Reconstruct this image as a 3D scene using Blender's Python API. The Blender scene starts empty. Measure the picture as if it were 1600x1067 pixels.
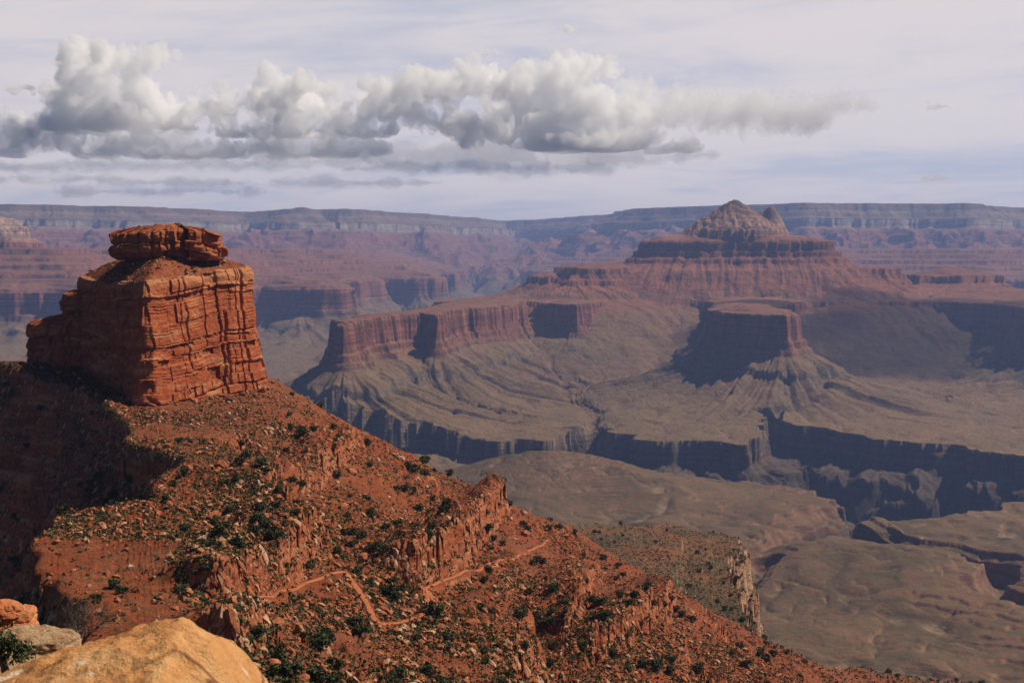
import bpy, math, random
import numpy as np
from concurrent.futures import ThreadPoolExecutor
from mathutils import Vector

scene = bpy.context.scene
PI = math.pi
# ------------------------------------------------------------------ camera
# world: metres, x right of the view, y into the canyon, z = 0 at the eye
F_PX, U0, V_H = 2089.0, 800.0, 393.0          # focal length and horizon in pixels of the 1600x1067 photograph
cam_data = bpy.data.cameras.new('camera')
cam_data.sensor_width = 36.0
cam_data.lens = 36.0 * F_PX / 1600.0
cam_data.clip_start = 0.1
cam_data.clip_end = 300000.0
cam_data.dof.use_dof = True
cam_data.dof.focus_distance = 900.0
cam_data.dof.aperture_fstop = 9.0
cam = bpy.data.objects.new('camera', cam_data)
scene.collection.objects.link(cam)
PITCH = math.atan((533.5 - V_H) / F_PX)
cam.location = (0, 0, 0)
cam.rotation_euler = (PI / 2 - PITCH, 0, 0)
scene.camera = cam

# ------------------------------------------------------------------ sun, sky, exposure
SUN_AZ = math.radians(71)      # clockwise from the view direction (+y) towards +x
SUN_EL = math.radians(50)
SUN = Vector((math.sin(SUN_AZ) * math.cos(SUN_EL), math.cos(SUN_AZ) * math.cos(SUN_EL), math.sin(SUN_EL)))
sun_data = bpy.data.lights.new('sun', 'SUN')
sun_data.energy = 5.0
sun_data.angle = math.radians(0.5)
sun_data.color = (1.0, 0.88, 0.72)
sun = bpy.data.objects.new('sun', sun_data)
sun.rotation_euler = (-SUN).to_track_quat('-Z', 'Y').to_euler()
scene.collection.objects.link(sun)

world = bpy.data.worlds.new('World')
scene.world = world
world.use_nodes = True
wt = world.node_tree
wt.nodes.clear()


def wn(kind, **kw):
    n = wt.nodes.new(kind)
    for k, v in kw.items():
        setattr(n, k, v)
    return n


w_out = wn('ShaderNodeOutputWorld')
w_bg = wn('ShaderNodeBackground')
w_bg.inputs['Strength'].default_value = 0.05
w_sky = wn('ShaderNodeTexSky', sky_type='NISHITA', sun_disc=False, sun_elevation=SUN_EL, sun_rotation=SUN_AZ)
w_sky.altitude = 2400
w_sky.air_density = 0.5
w_sky.dust_density = 0.2
w_sky.ozone_density = 1.0
# a thin high veil of cirrus ahead, streaked, over the physical sky
w_geo = wn('ShaderNodeTexCoord')
w_dir = w_geo.outputs['Generated']
w_sep = wn('ShaderNodeSeparateXYZ')
wt.links.new(w_dir, w_sep.inputs[0])


def wmath(op, a, b=0.0, clamp=False):
    q = wn('ShaderNodeMath', operation=op, use_clamp=clamp)
    for i, v in enumerate((a, b)):
        if isinstance(v, (int, float)):
            q.inputs[i].default_value = v
        else:
            wt.links.new(v, q.inputs[i])
    return q.outputs[0]


def wrange(v, a, b, c=0.0, d=1.0):
    q = wn('ShaderNodeMapRange', interpolation_type='SMOOTHSTEP')
    wt.links.new(v, q.inputs[0])
    for i, t in enumerate((a, b, c, d)):
        q.inputs[i + 1].default_value = t
    return q.outputs[0]


def wnoise(vec, scale, detail, rough, dist=0.0):
    q = wn('ShaderNodeTexNoise')
    wt.links.new(vec, q.inputs['Vector'])
    q.inputs['Scale'].default_value = scale
    q.inputs['Detail'].default_value = detail
    q.inputs['Roughness'].default_value = rough
    q.inputs['Distortion'].default_value = dist
    return q.outputs['Fac']


w_inv = wmath('DIVIDE', 1.0, wmath('ADD', wmath('MAXIMUM', w_sep.outputs['Z'], 0.0), 0.10))
w_px = wmath('MULTIPLY', w_sep.outputs['X'], w_inv)
w_py = wmath('MULTIPLY', w_sep.outputs['Y'], w_inv)
w_cmb = wn('ShaderNodeCombineXYZ')
wt.links.new(wmath('ADD', w_px, wmath('MULTIPLY', w_py, 0.35)), w_cmb.inputs[0])
wt.links.new(wmath('MULTIPLY', w_py, 1.1), w_cmb.inputs[1])
w_n1 = wnoise(w_cmb.outputs[0], 0.55, 7, 0.6, 0.6)
w_n2 = wnoise(w_cmb.outputs[0], 1.7, 8, 0.62, 1.2)
w_veil = wrange(wmath('ADD', wmath('MULTIPLY', w_n1, 0.75), wmath('MULTIPLY', w_n2, 0.35)), 0.36, 0.62)
w_front = wmath('MULTIPLY', wrange(w_sep.outputs['Y'], 0.78, 0.92), wrange(w_sep.outputs['Z'], 0.27, 0.19))
w_low = wrange(w_sep.outputs['Z'], 0.10, 0.0)
w_milk = wn('ShaderNodeMix', data_type='RGBA')      # milky blue of the thin haze high in the air ahead
wt.links.new(wmath('MULTIPLY', w_front, 0.85), w_milk.inputs[0])
wt.links.new(w_sky.outputs[0], w_milk.inputs[6])
w_milk.inputs[7].default_value = (9.6, 10.1, 12.2, 1)
w_fac = wmath('MULTIPLY', wmath('ADD', wmath('MULTIPLY', w_veil, 0.72), wmath('ADD', 0.06, wmath('MULTIPLY', w_low, 0.22))), w_front, True)
w_mix = wn('ShaderNodeMix', data_type='RGBA')
wt.links.new(w_fac, w_mix.inputs[0])
wt.links.new(w_milk.outputs[2], w_mix.inputs[6])
w_mix.inputs[7].default_value = (14.4, 12.9, 12.4, 1)
wt.links.new(w_mix.outputs[2], w_bg.inputs[0])
wt.links.new(w_bg.outputs[0], w_out.inputs[0])

scene.view_settings.view_transform = 'Standard'
scene.view_settings.look = 'None'
scene.view_settings.exposure = 0.25
scene.view_settings.gamma = 1.0
scene.view_settings.use_curve_mapping = False
scene.render.engine = 'CYCLES'
cy = scene.cycles
cy.use_denoising = True
cy.max_bounces = 34
cy.diffuse_bounces = 1
cy.glossy_bounces = 1
cy.transmission_bounces = 2
cy.volume_bounces = 32
cy.transparent_max_bounces = 8
cy.use_adaptive_sampling = True
cy.adaptive_threshold = 0.015
cy.caustics_reflective = False
cy.caustics_refractive = False

# ------------------------------------------------------------------ noise
_r = np.random.RandomState(7)
_ang = _r.rand(256, 256).astype(np.float32) * 2 * PI
G2 = np.stack([np.cos(_ang), np.sin(_ang)], -1).astype(np.float32)
G3 = _r.rand(64, 64, 64).astype(np.float32) * 2 - 1
f32 = np.float32


def n2(x, y, s=0.0):
    """gradient noise, about -1..1"""
    x = np.asarray(x, np.float64) + s * 17.31
    y = np.asarray(y, np.float64) + s * 7.77
    xi = np.floor(x).astype(np.int32)
    yi = np.floor(y).astype(np.int32)
    fx = (x - xi).astype(f32)
    fy = (y - yi).astype(f32)
    x0, y0, x1, y1 = xi & 255, yi & 255, (xi + 1) & 255, (yi + 1) & 255
    u = fx * fx * fx * (fx * (fx * 6 - 15) + 10)
    v = fy * fy * fy * (fy * (fy * 6 - 15) + 10)

    def g(ix, iy, dx, dy):
        t = G2[ix, iy]
        return t[..., 0] * dx + t[..., 1] * dy
    a = g(x0, y0, fx, fy)
    b = g(x1, y0, fx - 1, fy)
    c = g(x0, y1, fx, fy - 1)
    d = g(x1, y1, fx - 1, fy - 1)
    ab = a + u * (b - a)
    cd = c + u * (d - c)
    return (ab + v * (cd - ab)) * f32(1.5)


def n3(x, y, z, s=0.0):
    """value noise, -1..1"""
    x = np.asarray(x, np.float64) + s * 13.7
    y = np.asarray(y, np.float64) + s * 5.3
    z = np.asarray(z, np.float64) + s * 3.1
    xi, yi, zi = (np.floor(q).astype(np.int32) for q in (x, y, z))
    fx, fy, fz = (x - xi).astype(f32), (y - yi).astype(f32), (z - zi).astype(f32)
    fx, fy, fz = (q * q * (3 - 2 * q) for q in (fx, fy, fz))
    x0, y0, z0, x1, y1, z1 = xi & 63, yi & 63, zi & 63, (xi + 1) & 63, (yi + 1) & 63, (zi + 1) & 63

    def row(iy, iz):
        a = G3[x0, iy, iz]
        return a + fx * (G3[x1, iy, iz] - a)
    a = row(y0, z0)
    a = a + fy * (row(y1, z0) - a)
    b = row(y0, z1)
    b = b + fy * (row(y1, z1) - b)
    return a + fz * (b - a)


def fbm(x, y, o=4, s=0.0, lac=2.03, gain=0.5):
    t, a, q = 0, 1.0, 0
    for i in range(o):
        t = t + a * n2(x, y, s + i * 1.37)
        q += a
        a *= gain
        x, y = x * lac, y * lac
    return t / q * 1.4


def ridge(x, y, o=3, s=0.0):
    """ridged noise 0..1, sharp at 1"""
    t, a, q = 0, 1.0, 0
    for i in range(o):
        t = t + a * (1 - np.minimum(np.abs(n2(x, y, s + i * 2.1)) * 1.6, 1))
        q += a
        a *= 0.5
        x, y = x * 2.1, y * 2.1
    return t / q


def fbm3(x, y, z, o=3, s=0.0):
    t, a, q = 0, 1.0, 0
    for i in range(o):
        t = t + a * n3(x, y, z, s + i * 1.9)
        q += a
        a *= 0.5
        x, y, z = x * 2.03, y * 2.03, z * 2.03
    return t / q


def sstep(a, b, x):
    t = np.clip((x - a) / (b - a), 0, 1)
    return t * t * (3 - 2 * t)


def at(u, v, z):
    """plan position of the point of height z that the photograph shows at pixel u, v"""
    y = -z * F_PX / (v - V_H)
    return ((u - U0) / F_PX * y, y)


# ------------------------------------------------------------------ plan-outline distance fields
def seg_dist(x, y, pts, closed):
    """distance to a polyline, and index-like parameter of the nearest point"""
    best = np.full(x.shape, 1e12, f32)
    par = np.zeros(x.shape, f32)
    n = len(pts)
    for i in range(n if closed else n - 1):
        ax, ay = pts[i][:2]
        bx, by = pts[(i + 1) % n][:2]
        dx, dy = bx - ax, by - ay
        t = np.clip(((x - ax) * dx + (y - ay) * dy) / (dx * dx + dy * dy), 0, 1)
        d = (x - ax - t * dx) ** 2 + (y - ay - t * dy) ** 2
        m = d < best
        best = np.where(m, d, best)
        par = np.where(m, i + t, par)
    return np.sqrt(best), par


def inside(x, y, pts):
    c = np.zeros(x.shape, bool)
    n = len(pts)
    for i in range(n):
        ax, ay = pts[i][:2]
        bx, by = pts[(i + 1) % n][:2]
        if ay == by:
            continue
        c ^= ((ay > y) != (by > y)) & (x < (bx - ax) * (y - ay) / (by - ay) + ax)
    return c


class Field:
    """signed distance (positive outside) to closed outlines on a grid"""

    def __init__(self, polys, pad, step):
        allp = [p for q in polys for p in q]
        xs, ys = [p[0] for p in allp], [p[1] for p in allp]
        self.x0, self.y0, self.h = min(xs) - pad, min(ys) - pad, step
        nx = int((max(xs) + pad - self.x0) / step) + 2
        ny = int((max(ys) + pad - self.y0) / step) + 2
        gx, gy = np.meshgrid(self.x0 + np.arange(nx) * step, self.y0 + np.arange(ny) * step, indexing='ij')
        gx, gy = gx.astype(f32), gy.astype(f32)
        d = np.full(gx.shape, 1e9, f32)
        for q in polys:
            e, _ = seg_dist(gx, gy, q, True)
            d = np.minimum(d, np.where(inside(gx, gy, q), -e, e))
        self.d = d
        self.gx, self.gy = np.gradient(d, step)
        self.n = (nx, ny)

    def __call__(self, x, y):
        """distance and foot point on the outline"""
        i = np.clip((x - self.x0) / self.h, 0, self.n[0] - 1.001)
        j = np.clip((y - self.y0) / self.h, 0, self.n[1] - 1.001)
        i0, j0 = i.astype(np.int32), j.astype(np.int32)
        a, b = (i - i0).astype(f32), (j - j0).astype(f32)

        def s(A):
            p = A[i0, j0]
            p = p + a * (A[i0 + 1, j0] - p)
            q = A[i0, j0 + 1]
            q = q + a * (A[i0 + 1, j0 + 1] - q)
            return p + b * (q - p)
        d = s(self.d)
        # beyond the grid keep growing
        ox = np.abs(x - (self.x0 + i * self.h)) + np.abs(y - (self.y0 + j * self.h))
        d = d + ox
        return d, x - d * s(self.gx), y - d * s(self.gy)


def prof(d, pts):
    return np.interp(d, [p[0] for p in pts], [p[1] for p in pts]).astype(f32)


# ------------------------------------------------------------------ mesh helpers
def link(o, parent=None):
    scene.collection.objects.link(o)
    if parent is not None:
        o.parent = parent
    return o


def mesh_np(name, verts, faces, mat=None, smooth=False):
    """faces: (n,4) or (n,3) int array"""
    me = bpy.data.meshes.new(name)
    verts = np.ascontiguousarray(verts, f32)
    faces = np.ascontiguousarray(faces, np.int32)
    k = faces.shape[1]
    me.vertices.add(len(verts))
    me.vertices.foreach_set('co', verts.ravel())
    me.loops.add(faces.size)
    me.loops.foreach_set('vertex_index', faces.ravel())
    me.polygons.add(len(faces))
    me.polygons.foreach_set('loop_start', np.arange(0, faces.size, k, dtype=np.int32))
    me.polygons.foreach_set('loop_total', np.full(len(faces), k, np.int32))
    me.polygons.foreach_set('use_smooth', np.full(len(faces), smooth, bool))
    me.update(calc_edges=True)
    if mat is not None:
        me.materials.append(mat)
    return me


def obj(name, me, parent=None):
    return link(bpy.data.objects.new(name, me), parent)


def tag(o, label=None, cat=None, group=None, kind=None):
    if label:
        o['label'] = label
    if cat:
        o['category'] = cat
    if group:
        o['group'] = group
    if kind:
        o['kind'] = kind
    return o


def grid_faces(nr, nc):
    a = np.arange(nr * nc, dtype=np.int32).reshape(nr, nc)
    return np.stack([a[:-1, :-1], a[:-1, 1:], a[1:, 1:], a[1:, :-1]], -1).reshape(-1, 4)


def submesh(verts, faces, keep):
    f = faces[keep]
    used = np.zeros(len(verts), bool)
    used[f.ravel()] = True
    idx = np.cumsum(used) - 1
    return verts[used], idx[f].astype(np.int32)


def in_threads(fn, X, Y, n=8):
    """evaluate a height function on columns of a grid in parallel"""
    cuts = np.array_split(np.arange(X.shape[1]), n)
    with ThreadPoolExecutor(4) as ex:
        parts = list(ex.map(lambda c: fn(X[:, c[0]:c[-1] + 1], Y[:, c[0]:c[-1] + 1]), cuts))
    if isinstance(parts[0], tuple):
        return tuple(np.concatenate(q, 1) for q in zip(*parts))
    return np.concatenate(parts, 1)


def polar_sheet(hfn, az, r0, r1, ndense, nrows, wr=0.02, hidden=0.12, sig=9.0):
    """plan points on rays round the viewpoint; rows gather where the ground is steep"""
    R = np.geomspace(r0, r1, ndense)
    A = az[None, ::2]
    X, Y = R[:, None] * np.sin(A), R[:, None] * np.cos(A)
    ang = in_threads(hfn, X, Y) / R[:, None]
    run = np.maximum.accumulate(ang, 0)
    vis = np.clip(1 - (run - ang) * 40, hidden, 1)
    w = np.abs(np.diff(ang, axis=0)) * 0.5 * (vis[1:] + vis[:-1]) + wr * np.diff(np.log(R))[:, None]
    h = int(sig * 2.5)
    k = np.exp(-0.5 * (np.arange(-h, h + 1) / sig) ** 2)
    k /= k.sum()
    wp = np.pad(w, ((0, 0), (h, h)), 'edge')
    w = sum(k[i] * wp[:, i:i + w.shape[1]] for i in range(2 * h + 1))
    c = np.vstack([np.zeros((1, w.shape[1])), np.cumsum(w, 0)])
    half = np.empty((nrows, A.shape[1]))
    t = np.linspace(0, 1, nrows)
    lr = np.log(R)
    for j in range(A.shape[1]):
        half[:, j] = np.interp(t * c[-1, j], c[:, j], lr)
    out = np.stack([np.interp(az, A[0], half[i]) for i in range(nrows)])
    RR = np.exp(out)
    return RR * np.sin(az)[None, :], RR * np.cos(az)[None, :]


AZ = np.radians(np.concatenate([np.linspace(-40, -22.2, 70, endpoint=False), np.linspace(-22.2, 22.2, 1150, endpoint=False), np.linspace(22.2, 40, 70)]))
# ================================================================== the far canyon: layers of rock as plan outlines with a profile each
Z_TONTO = -690.0
# temple butte: outline of its lower red cliff (rim at z = -270)
RW = -270.0
T1 = [at(540, 506, RW), at(570, 497, RW), at(605, 493, RW), at(637, 490, RW), at(650, 489, RW), at(676, 491, RW), at(705, 484, RW), at(760, 479, RW), at(815, 475, RW),
      (60, 7230), (118, 7330), (165, 7150), (250, 6900), (330, 6830), (420, 7050), (600, 7480), (900, 7520), (1080, 7250), (1020, 6650), (930, 6130), (925, 5880),
      (1040, 5760), (1150, 5700), (1240, 5800), (1260, 6150), (1290, 6700), (1400, 7000), (1600, 7200), (1900, 7280), (2300, 7200), (2480, 6900), (2450, 6400), (2600, 6000), (3000, 5900), (3600, 6300),
      (3700, 8500), (2600, 9300), (1500, 9800), (800, 9900), (300, 9500), (330, 8900), (50, 8750), (-20, 8250), (-170, 7700), (-330, 7600), (-420, 7250), (-330, 7100), (-420, 6500), (-520, 6000), (-640, 5700), (-690, 5250)]
# ledgy red middle slope (rim at z = -95)
T2 = [(360, 7640), (500, 7720), (900, 7980), (1250, 7830), (1500, 7760), (1800, 7640), (2150, 7680), (2230, 7800), (1950, 8000), (1900, 8700), (1400, 9200), (800, 9400), (420, 9000), (250, 8600), (330, 8300), (420, 8000)]
T2b = [(90, 8350), (220, 8250), (330, 8420), (300, 8650), (150, 8680)]
T2c = [(2560, 8350), (2800, 8300), (3100, 8420), (3050, 8800), (2600, 8800)]
# upper dark cliff (rim at z = +62)
T3 = [(830, 8000), (1100, 7930), (1450, 7900), (1800, 7860), (1900, 7900), (1830, 8090), (1700, 8440), (1300, 8740), (900, 8540), (760, 8140)]
# pale summit block (rim at z = +215)
T4 = [(1165, 8290), (1260, 8240), (1380, 8250), (1480, 8250), (1620, 8215), (1640, 8330), (1560, 8460), (1350, 8530), (1180, 8420)]
GORGE = [(-2600, 5300), (-1500, 4900), (-800, 4780), (-300, 4700), (-60, 4560), (160, 4620), (230, 4990), (300, 5060), (330, 4720), (500, 4680), (800, 4660), (880, 4700), (930, 4900),
         (970, 5200), (1010, 5240), (1060, 4900), (1300, 4700), (1500, 4600), (1800, 4350), (2400, 4300), (3200, 4500), (4200, 4300), (4200, 3300), (2600, 3450), (1500, 3630), (1180, 3560), (960, 3480),
         (860, 3700), (780, 3900), (500, 4000), (150, 3990), (-80, 4150), (-260, 4250), (-900, 4300), (-1600, 4400), (-2600, 4700)]
# side ravines of the platform: points with width and depth
RAVINES = [
    ([(1000, 3560), (790, 3330), (840, 3240), (905, 3080), (985, 2940), (1040, 2860), (1010, 2740), (930, 2640), (1000, 2480), (1200, 2330)], 120, 135),
    ([(790, 3330), (690, 3120), (600, 3000), (500, 2950)], 90, 65),
    ([(1010, 5240), (1200, 5400), (1420, 5750)], 60, 50),
    ([(300, 5060), (330, 5500), (250, 6000), (200, 6600)], 60, 35),
    ([(560, 2880), (480, 2760), (420, 2550)], 70, 55),
]
DOMES = [(120, 3830, 300, 210, 92), (330, 3700, 420, 200, 30), (700, 2850, 260, 230, 46), (900, 2450, 300, 260, 30), (1500, 2900, 600, 400, 30), (600, 3350, 250, 200, 18), (-600, 3600, 600, 400, 50), (1400, 2300, 300, 250, -15)]
WEST1 = [(-4600, 8300), (-3300, 8300), (-3000, 8200), (-2850, 8450), (-2600, 8350), (-2450, 8700), (-2100, 9300), (-2050, 9800), (-1850, 9500), (-1500, 9000), (-1330, 9100), (-1250, 9500), (-1500, 10100), (-1750, 10600), (-1600, 10900),
         (-1350, 10700), (-1130, 10900), (-1180, 11600), (-1350, 12200), (-1100, 12300), (-820, 12000), (-640, 12400), (-700, 13500), (-900, 14500), (-700, 15000), (-500, 14900), (-600, 17000), (-450, 19000), (-300, 21500), (-7000, 21500), (-9000, 12000)]
EAST1 = [(150, 21500), (100, 19000), (250, 16500), (450, 15200), (700, 15300), (650, 13500), (900, 12500), (1300, 12200), (1600, 12800), (2200, 12500), (2800, 11900), (3300, 12300), (4100, 11500), (5000, 11500), (6500, 10000), (9500, 12000), (9500, 21500)]


def rim(u0, u1, n, f):
    us = np.linspace(u0, u1, n)
    return [((u - U0) / F_PX * f(u), f(u)) for u in us]


def rim_y(u):
    v = np.interp(u, [-300, 0, 200, 300, 390, 420, 455, 480, 560, 640, 700, 790, 850, 900, 960, 1000, 1100, 1240, 1400, 1500, 1530, 1545, 1600, 1900],
                  [318, 318, 321, 327, 332, 330, 324, 328, 327, 333, 337, 345, 343, 338, 333, 326, 322, 318, 319, 318, 320, 325, 325, 320])
    return 625.0 * F_PX / (V_H - v)


RIM = rim(-500, 2100, 140, rim_y) + [(16000, 34000), (-14000, 34000)]
WEST_TEMPLE = [(-4700, 9900), (-4100, 9700), (-3700, 9850), (-3560, 10200), (-3900, 10700), (-4700, 10900)]

P_T1 = [(-900, -200), (-250, -250), (-20, -268), (0, -270), (5, -292), (14, -378), (26, -386), (33, -412), (48, -420), (54, -440), (72, -448), (160, -498), (172, -526), (330, -592), (600, -640), (1100, -668), (2000, -685), (4000, -700), (30000, -900)]
P_T2 = [(-400, -60), (-60, -88), (0, -95), (5, -128), (22, -134), (27, -150), (70, -170), (74, -190), (130, -205), (230, -228), (300, -262), (500, -300), (2000, -900)]
P_T2B = [(-200, -100), (0, -150), (5, -190), (60, -210), (64, -222), (200, -270), (500, -330), (2000, -900)]
P_T3 = [(-300, 110), (-150, 96), (-20, 68), (0, 52), (7, 8), (30, -2), (34, -26), (80, -42), (84, -62), (160, -88), (260, -108), (600, -300), (2500, -900)]
P_T4 = [(-200, 220), (-60, 172), (0, 148), (9, 122), (26, 114), (34, 96), (90, 78), (250, 26), (600, -300), (2500, -900)]
P_RIM = [(-9000, 690), (-600, 632), (-60, 626), (0, 620), (30, 585), (90, 565), (105, 530), (220, 480), (240, 455), (380, 400), (400, 300), (420, 285), (700, 190), (715, 150), (860, 120), (872, 85), (1100, 40), (1115, -10), (1350, -60), (1370, -110), (2000, -170), (2400, -300), (3800, -900)]
P_WEST = [(-9000, 40), (-3000, 40), (-1250, 20), (-1240, -10), (-1000, -35), (-985, -60), (-700, -85), (-690, -112), (-450, -140), (-440, -165), (-200, -200), (-20, -243), (0, -250), (9, -310), (22, -390), (40, -400), (60, -440), (220, -510), (228, -530), (420, -590), (900, -640), (3000, -690), (30000, -900)]
P_WT = [(-400, 300), (-200, 250), (-140, 190), (-110, 120), (0, 62), (12, 20), (60, 0), (66, -25), (150, -45), (600, -200), (2500, -900)]

F_T1 = Field([T1], 2200, 25)
F_T2 = Field([T2], 1500, 25)
F_T2B = Field([T2b, T2c], 1500, 25)
F_T3 = Field([T3], 1500, 25)
F_T4 = Field([T4], 1500, 20)
F_G = Field([GORGE], 1500, 20)
F_W = Field([WEST1, EAST1], 3000, 50)
F_R = Field([RIM], 4500, 60)
F_WT = Field([WEST_TEMPLE], 2500, 40)


def layer(F, P, x, y, flute, fl_w, gully, g_w, g0, g1, s, gxy=None):
    """one outline: flute = buttress depth in metres, gully = ravine depth down the talus"""
    d, fx, fy = F(x, y)
    fl = (ridge(fx / fl_w, fy / fl_w, 3, s) - 0.55) * flute * sstep(-flute * 3, 0, d)
    d2 = d - fl * 1.6
    z = prof(d2, P)
    if gully:
        # ravines run straight down the talus: noise taken where each fall line crosses a contour below the cliff
        e, ex, ey = F(gxy[0], gxy[1])
        px, py = ex + (gxy[0] - ex) * (160.0 / np.maximum(np.abs(e), 20.0)), ey + (gxy[1] - ey) * (160.0 / np.maximum(np.abs(e), 20.0))
        k = sstep(g0, g1, d) * (1 - 0.9 * sstep(g1 * 1.8, g1 * 4.2, d))
        wv = ridge(px / g_w, py / g_w, 2, s + 3)
        wf = ridge(px / (g_w * 0.33), py / (g_w * 0.33), 2, s + 6)
        z = z + k * gully * ((0.5 - wv) * 1.2 + (0.5 - wf) * 0.55)
    return z, d2


FAR_IDS = ('canyon_platform', 'temple_butte', 'river_gorge', 'canyon_wall', 'pale_butte')


def h_far(x, y, want_id=False):
    x = np.asarray(x, np.float64)
    y = np.asarray(y, np.float64)
    far = sstep(7500, 12000, y)
    # bays and points of the outlines
    w1x, w1y = fbm(x / 620, y / 620, 3, 1.0), fbm(x / 620, y / 620, 3, 2.0)
    w2x, w2y = fbm(x / 170, y / 170, 3, 3.0), fbm(x / 170, y / 170, 3, 4.0)
    w3x, w3y = fbm(x / 2600, y / 2600, 4, 5.0), fbm(x / 2600, y / 2600, 4, 6.0)
    near = 1 - far
    ax = x + 45 * w1x + 26 * w2x
    ay = y + 45 * w1y + 26 * w2y
    bx = x + 420 * w3x + 150 * w1x + 40 * w2x
    by = y + 420 * w3y + 150 * w1y + 40 * w2y
    # the platform, its domes, ravines
    fine = fbm(x / 240, y / 240, 5, 9.0)
    z = Z_TONTO + 10 * fbm(x / 900, y / 900, 3, 8.0) + 9 * fine
    z = z + (3.2 * fbm(x / 95, y / 95, 4, 59.0)) * (1 - far)
    for cx, cy_, sx, sy, a in DOMES:
        z = z + a * np.exp(-((x - cx) / sx) ** 2 - ((y - cy_) / sy) ** 2)
    dr = 1 - ridge(ax / 420, ay / 420, 3, 11.0)
    z = z + 16 * np.clip(dr - 0.3, -0.25, 0.5)
    q = z / 6.5 + 0.6 * w1x
    fr = q - np.floor(q)
    st = (np.floor(q) + sstep(0.78, 0.96, fr) - 0.6 * w1x) * 6.5
    shelf = sstep(-.05, .3, fbm(x / 330, y / 330, 2, 60.0))
    z = z + 0.85 * shelf * (st - z) * (1 - far)
    r1, r2 = ridge(ax / 380, ay / 380, 3, 58.0), ridge(ax / 130, ay / 130, 3, 58.5)
    if want_id:
        wash = np.maximum(np.clip((r1 - 0.80) / 0.10, 0, 1), 0.7 * np.clip((r2 - 0.84) / 0.08, 0, 1))
        brush = np.clip((r1 - 0.62) / 0.12, 0, 1) * (1 - wash)
        ledge = shelf * sstep(0.70, 0.80, fr)
    ident = np.zeros(x.shape, np.int8)
    zw, dw = layer(F_W, P_WEST, bx, by, 60, 380, 60, 260, 60, 260, 21.0, (x + 380 * w3x + 100 * w1x, y + 380 * w3y + 100 * w1y))
    zr, drim = layer(F_R, P_RIM, x + 260 * w3x + 110 * w1x, y + 500 * w3y + 170 * w1y, 90, 560, 0, 1, 0, 1, 31.0)
    # long spurs and bays run out from under the far rim
    spur = ridge(x / 1900 + 0.3 * w3x, y / 5200, 3, 33.0)
    zr = zr + (380 * (spur - 0.5) + 240 * (ridge(x / 760 + 0.3 * w1x, y / 2300, 3, 34.0) - 0.5)) * sstep(200, 900, drim)
    zr = zr - 12 * np.abs(n2(x / 300, y / 300, 4.4))
    zt, _ = layer(F_WT, P_WT, bx, by, 60, 260, 0, 1, 0, 1, 35.0)
    z1, d1 = layer(F_T1, P_T1, ax, ay, 30, 95, 38, 120, 40, 200, 41.0, (x + 30 * w1x, y + 30 * w1y))
    z2, _ = layer(F_T2, P_T2, ax, ay, 22, 90, 14, 80, 30, 120, 43.0, (x + 30 * w1x, y + 30 * w1y))
    z2b, _ = layer(F_T2B, P_T2B, ax, ay, 16, 80, 0, 1, 0, 1, 44.0)
    z3, _ = layer(F_T3, P_T3, ax, ay, 16, 80, 12, 70, 30, 120, 45.0, (x + 30 * w1x, y + 30 * w1y))
    z4, _ = layer(F_T4, P_T4, ax, ay, 18, 70, 14, 60, 30, 120, 47.0, (x + 30 * w1x, y + 30 * w1y))
    peak = 344 - 0.66 * np.hypot((x - 1375) * 1.0, (y - 8290) * 0.9) - 34 * (1 - ridge(x / 75, y / 75, 3, 56.0)) + 8 * w2x
    horn = 290 - 2.0 * np.maximum(np.hypot(x - 1592, (y - 8250) * 0.8) - 22, 0) - 16 * (1 - ridge(x / 40, y / 40, 2, 57.0)) + 8 * w2y
    sad = 252 - 1.3 * np.maximum(np.abs(y - 8265) - 25, 0) - 3.0 * np.maximum(np.abs(x - 1500) - 110, 0) - 22 * (1 - ridge(x / 55, y / 55, 2, 57.5))
    zp = np.maximum(sad, np.maximum(np.minimum(peak, 317 + 6 * w2x), np.minimum(horn, 277 + 8 * w2y)))
    # terraces of the middle slopes
    zm = np.maximum(np.maximum(z1, z2), np.maximum(z3, np.maximum(z4, np.where(zp > 125, zp, -2000))))
    zm = np.maximum(zm, z2b)
    led = 9.0
    q = zm / led
    st = (np.floor(q) + sstep(0.55, 0.95, q - np.floor(q))) * led
    zm = np.where((zm > -255) & (zm < 80), zm + 0.8 * (st - zm), zm)
    zm = np.where((zm < -445) & (zm > -560), zm + 0.35 * sstep(-.1, .4, w1x) * (st - zm), zm)
    zf = np.maximum(zr, np.maximum(zw, zt))
    led = 26.0
    q = zf / led + 0.2 * w1x
    st = (np.floor(q) + sstep(0.6, 0.95, q - np.floor(q)) - 0.2 * w1x) * led
    zf = np.where((zf > -250) & (zf < 230), zf + 0.75 * (st - zf), zf)
    if want_id:
        ident[zm > z] = 1
    z = np.maximum(z, zm)
    if want_id:
        ident[zf > z] = 3
        ident[(zt > z) & (zt >= zf - 1)] = 4
    z = np.maximum(z, zf)
    # smooth joint of talus and platform is in the profiles; now the gorge
    dg, gx, gy = F_G(x + 120 * w1x + 62 * w2x, y + 120 * w1y + 62 * w2y)
    di = -dg + 40 * (ridge(gx / 90, gy / 90, 3, 51.0) - 0.5) + 95 * (ridge(x / 330, y / 330, 2, 52.0) - 0.5)
    rel = prof(di, [(-200, 0), (-60, -4), (-8, -14), (0, -20), (5, -66), (22, -76), (130, -122), (138, -150), (250, -320), (420, -400), (900, -400)])
    spg = ridge(gx / 150 + 0.1 * w2x, gy / 150, 3, 53.0)
    rel = rel - sstep(15, 130, di) * (1 - sstep(380, 600, di)) * 110 * (0.6 - spg)
    zg = np.where(di > -200, Z_TONTO + 8 + rel, 1e9)
    cutz = np.where(di > -8, np.minimum(z, np.maximum(zg, -1100)), z)
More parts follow.
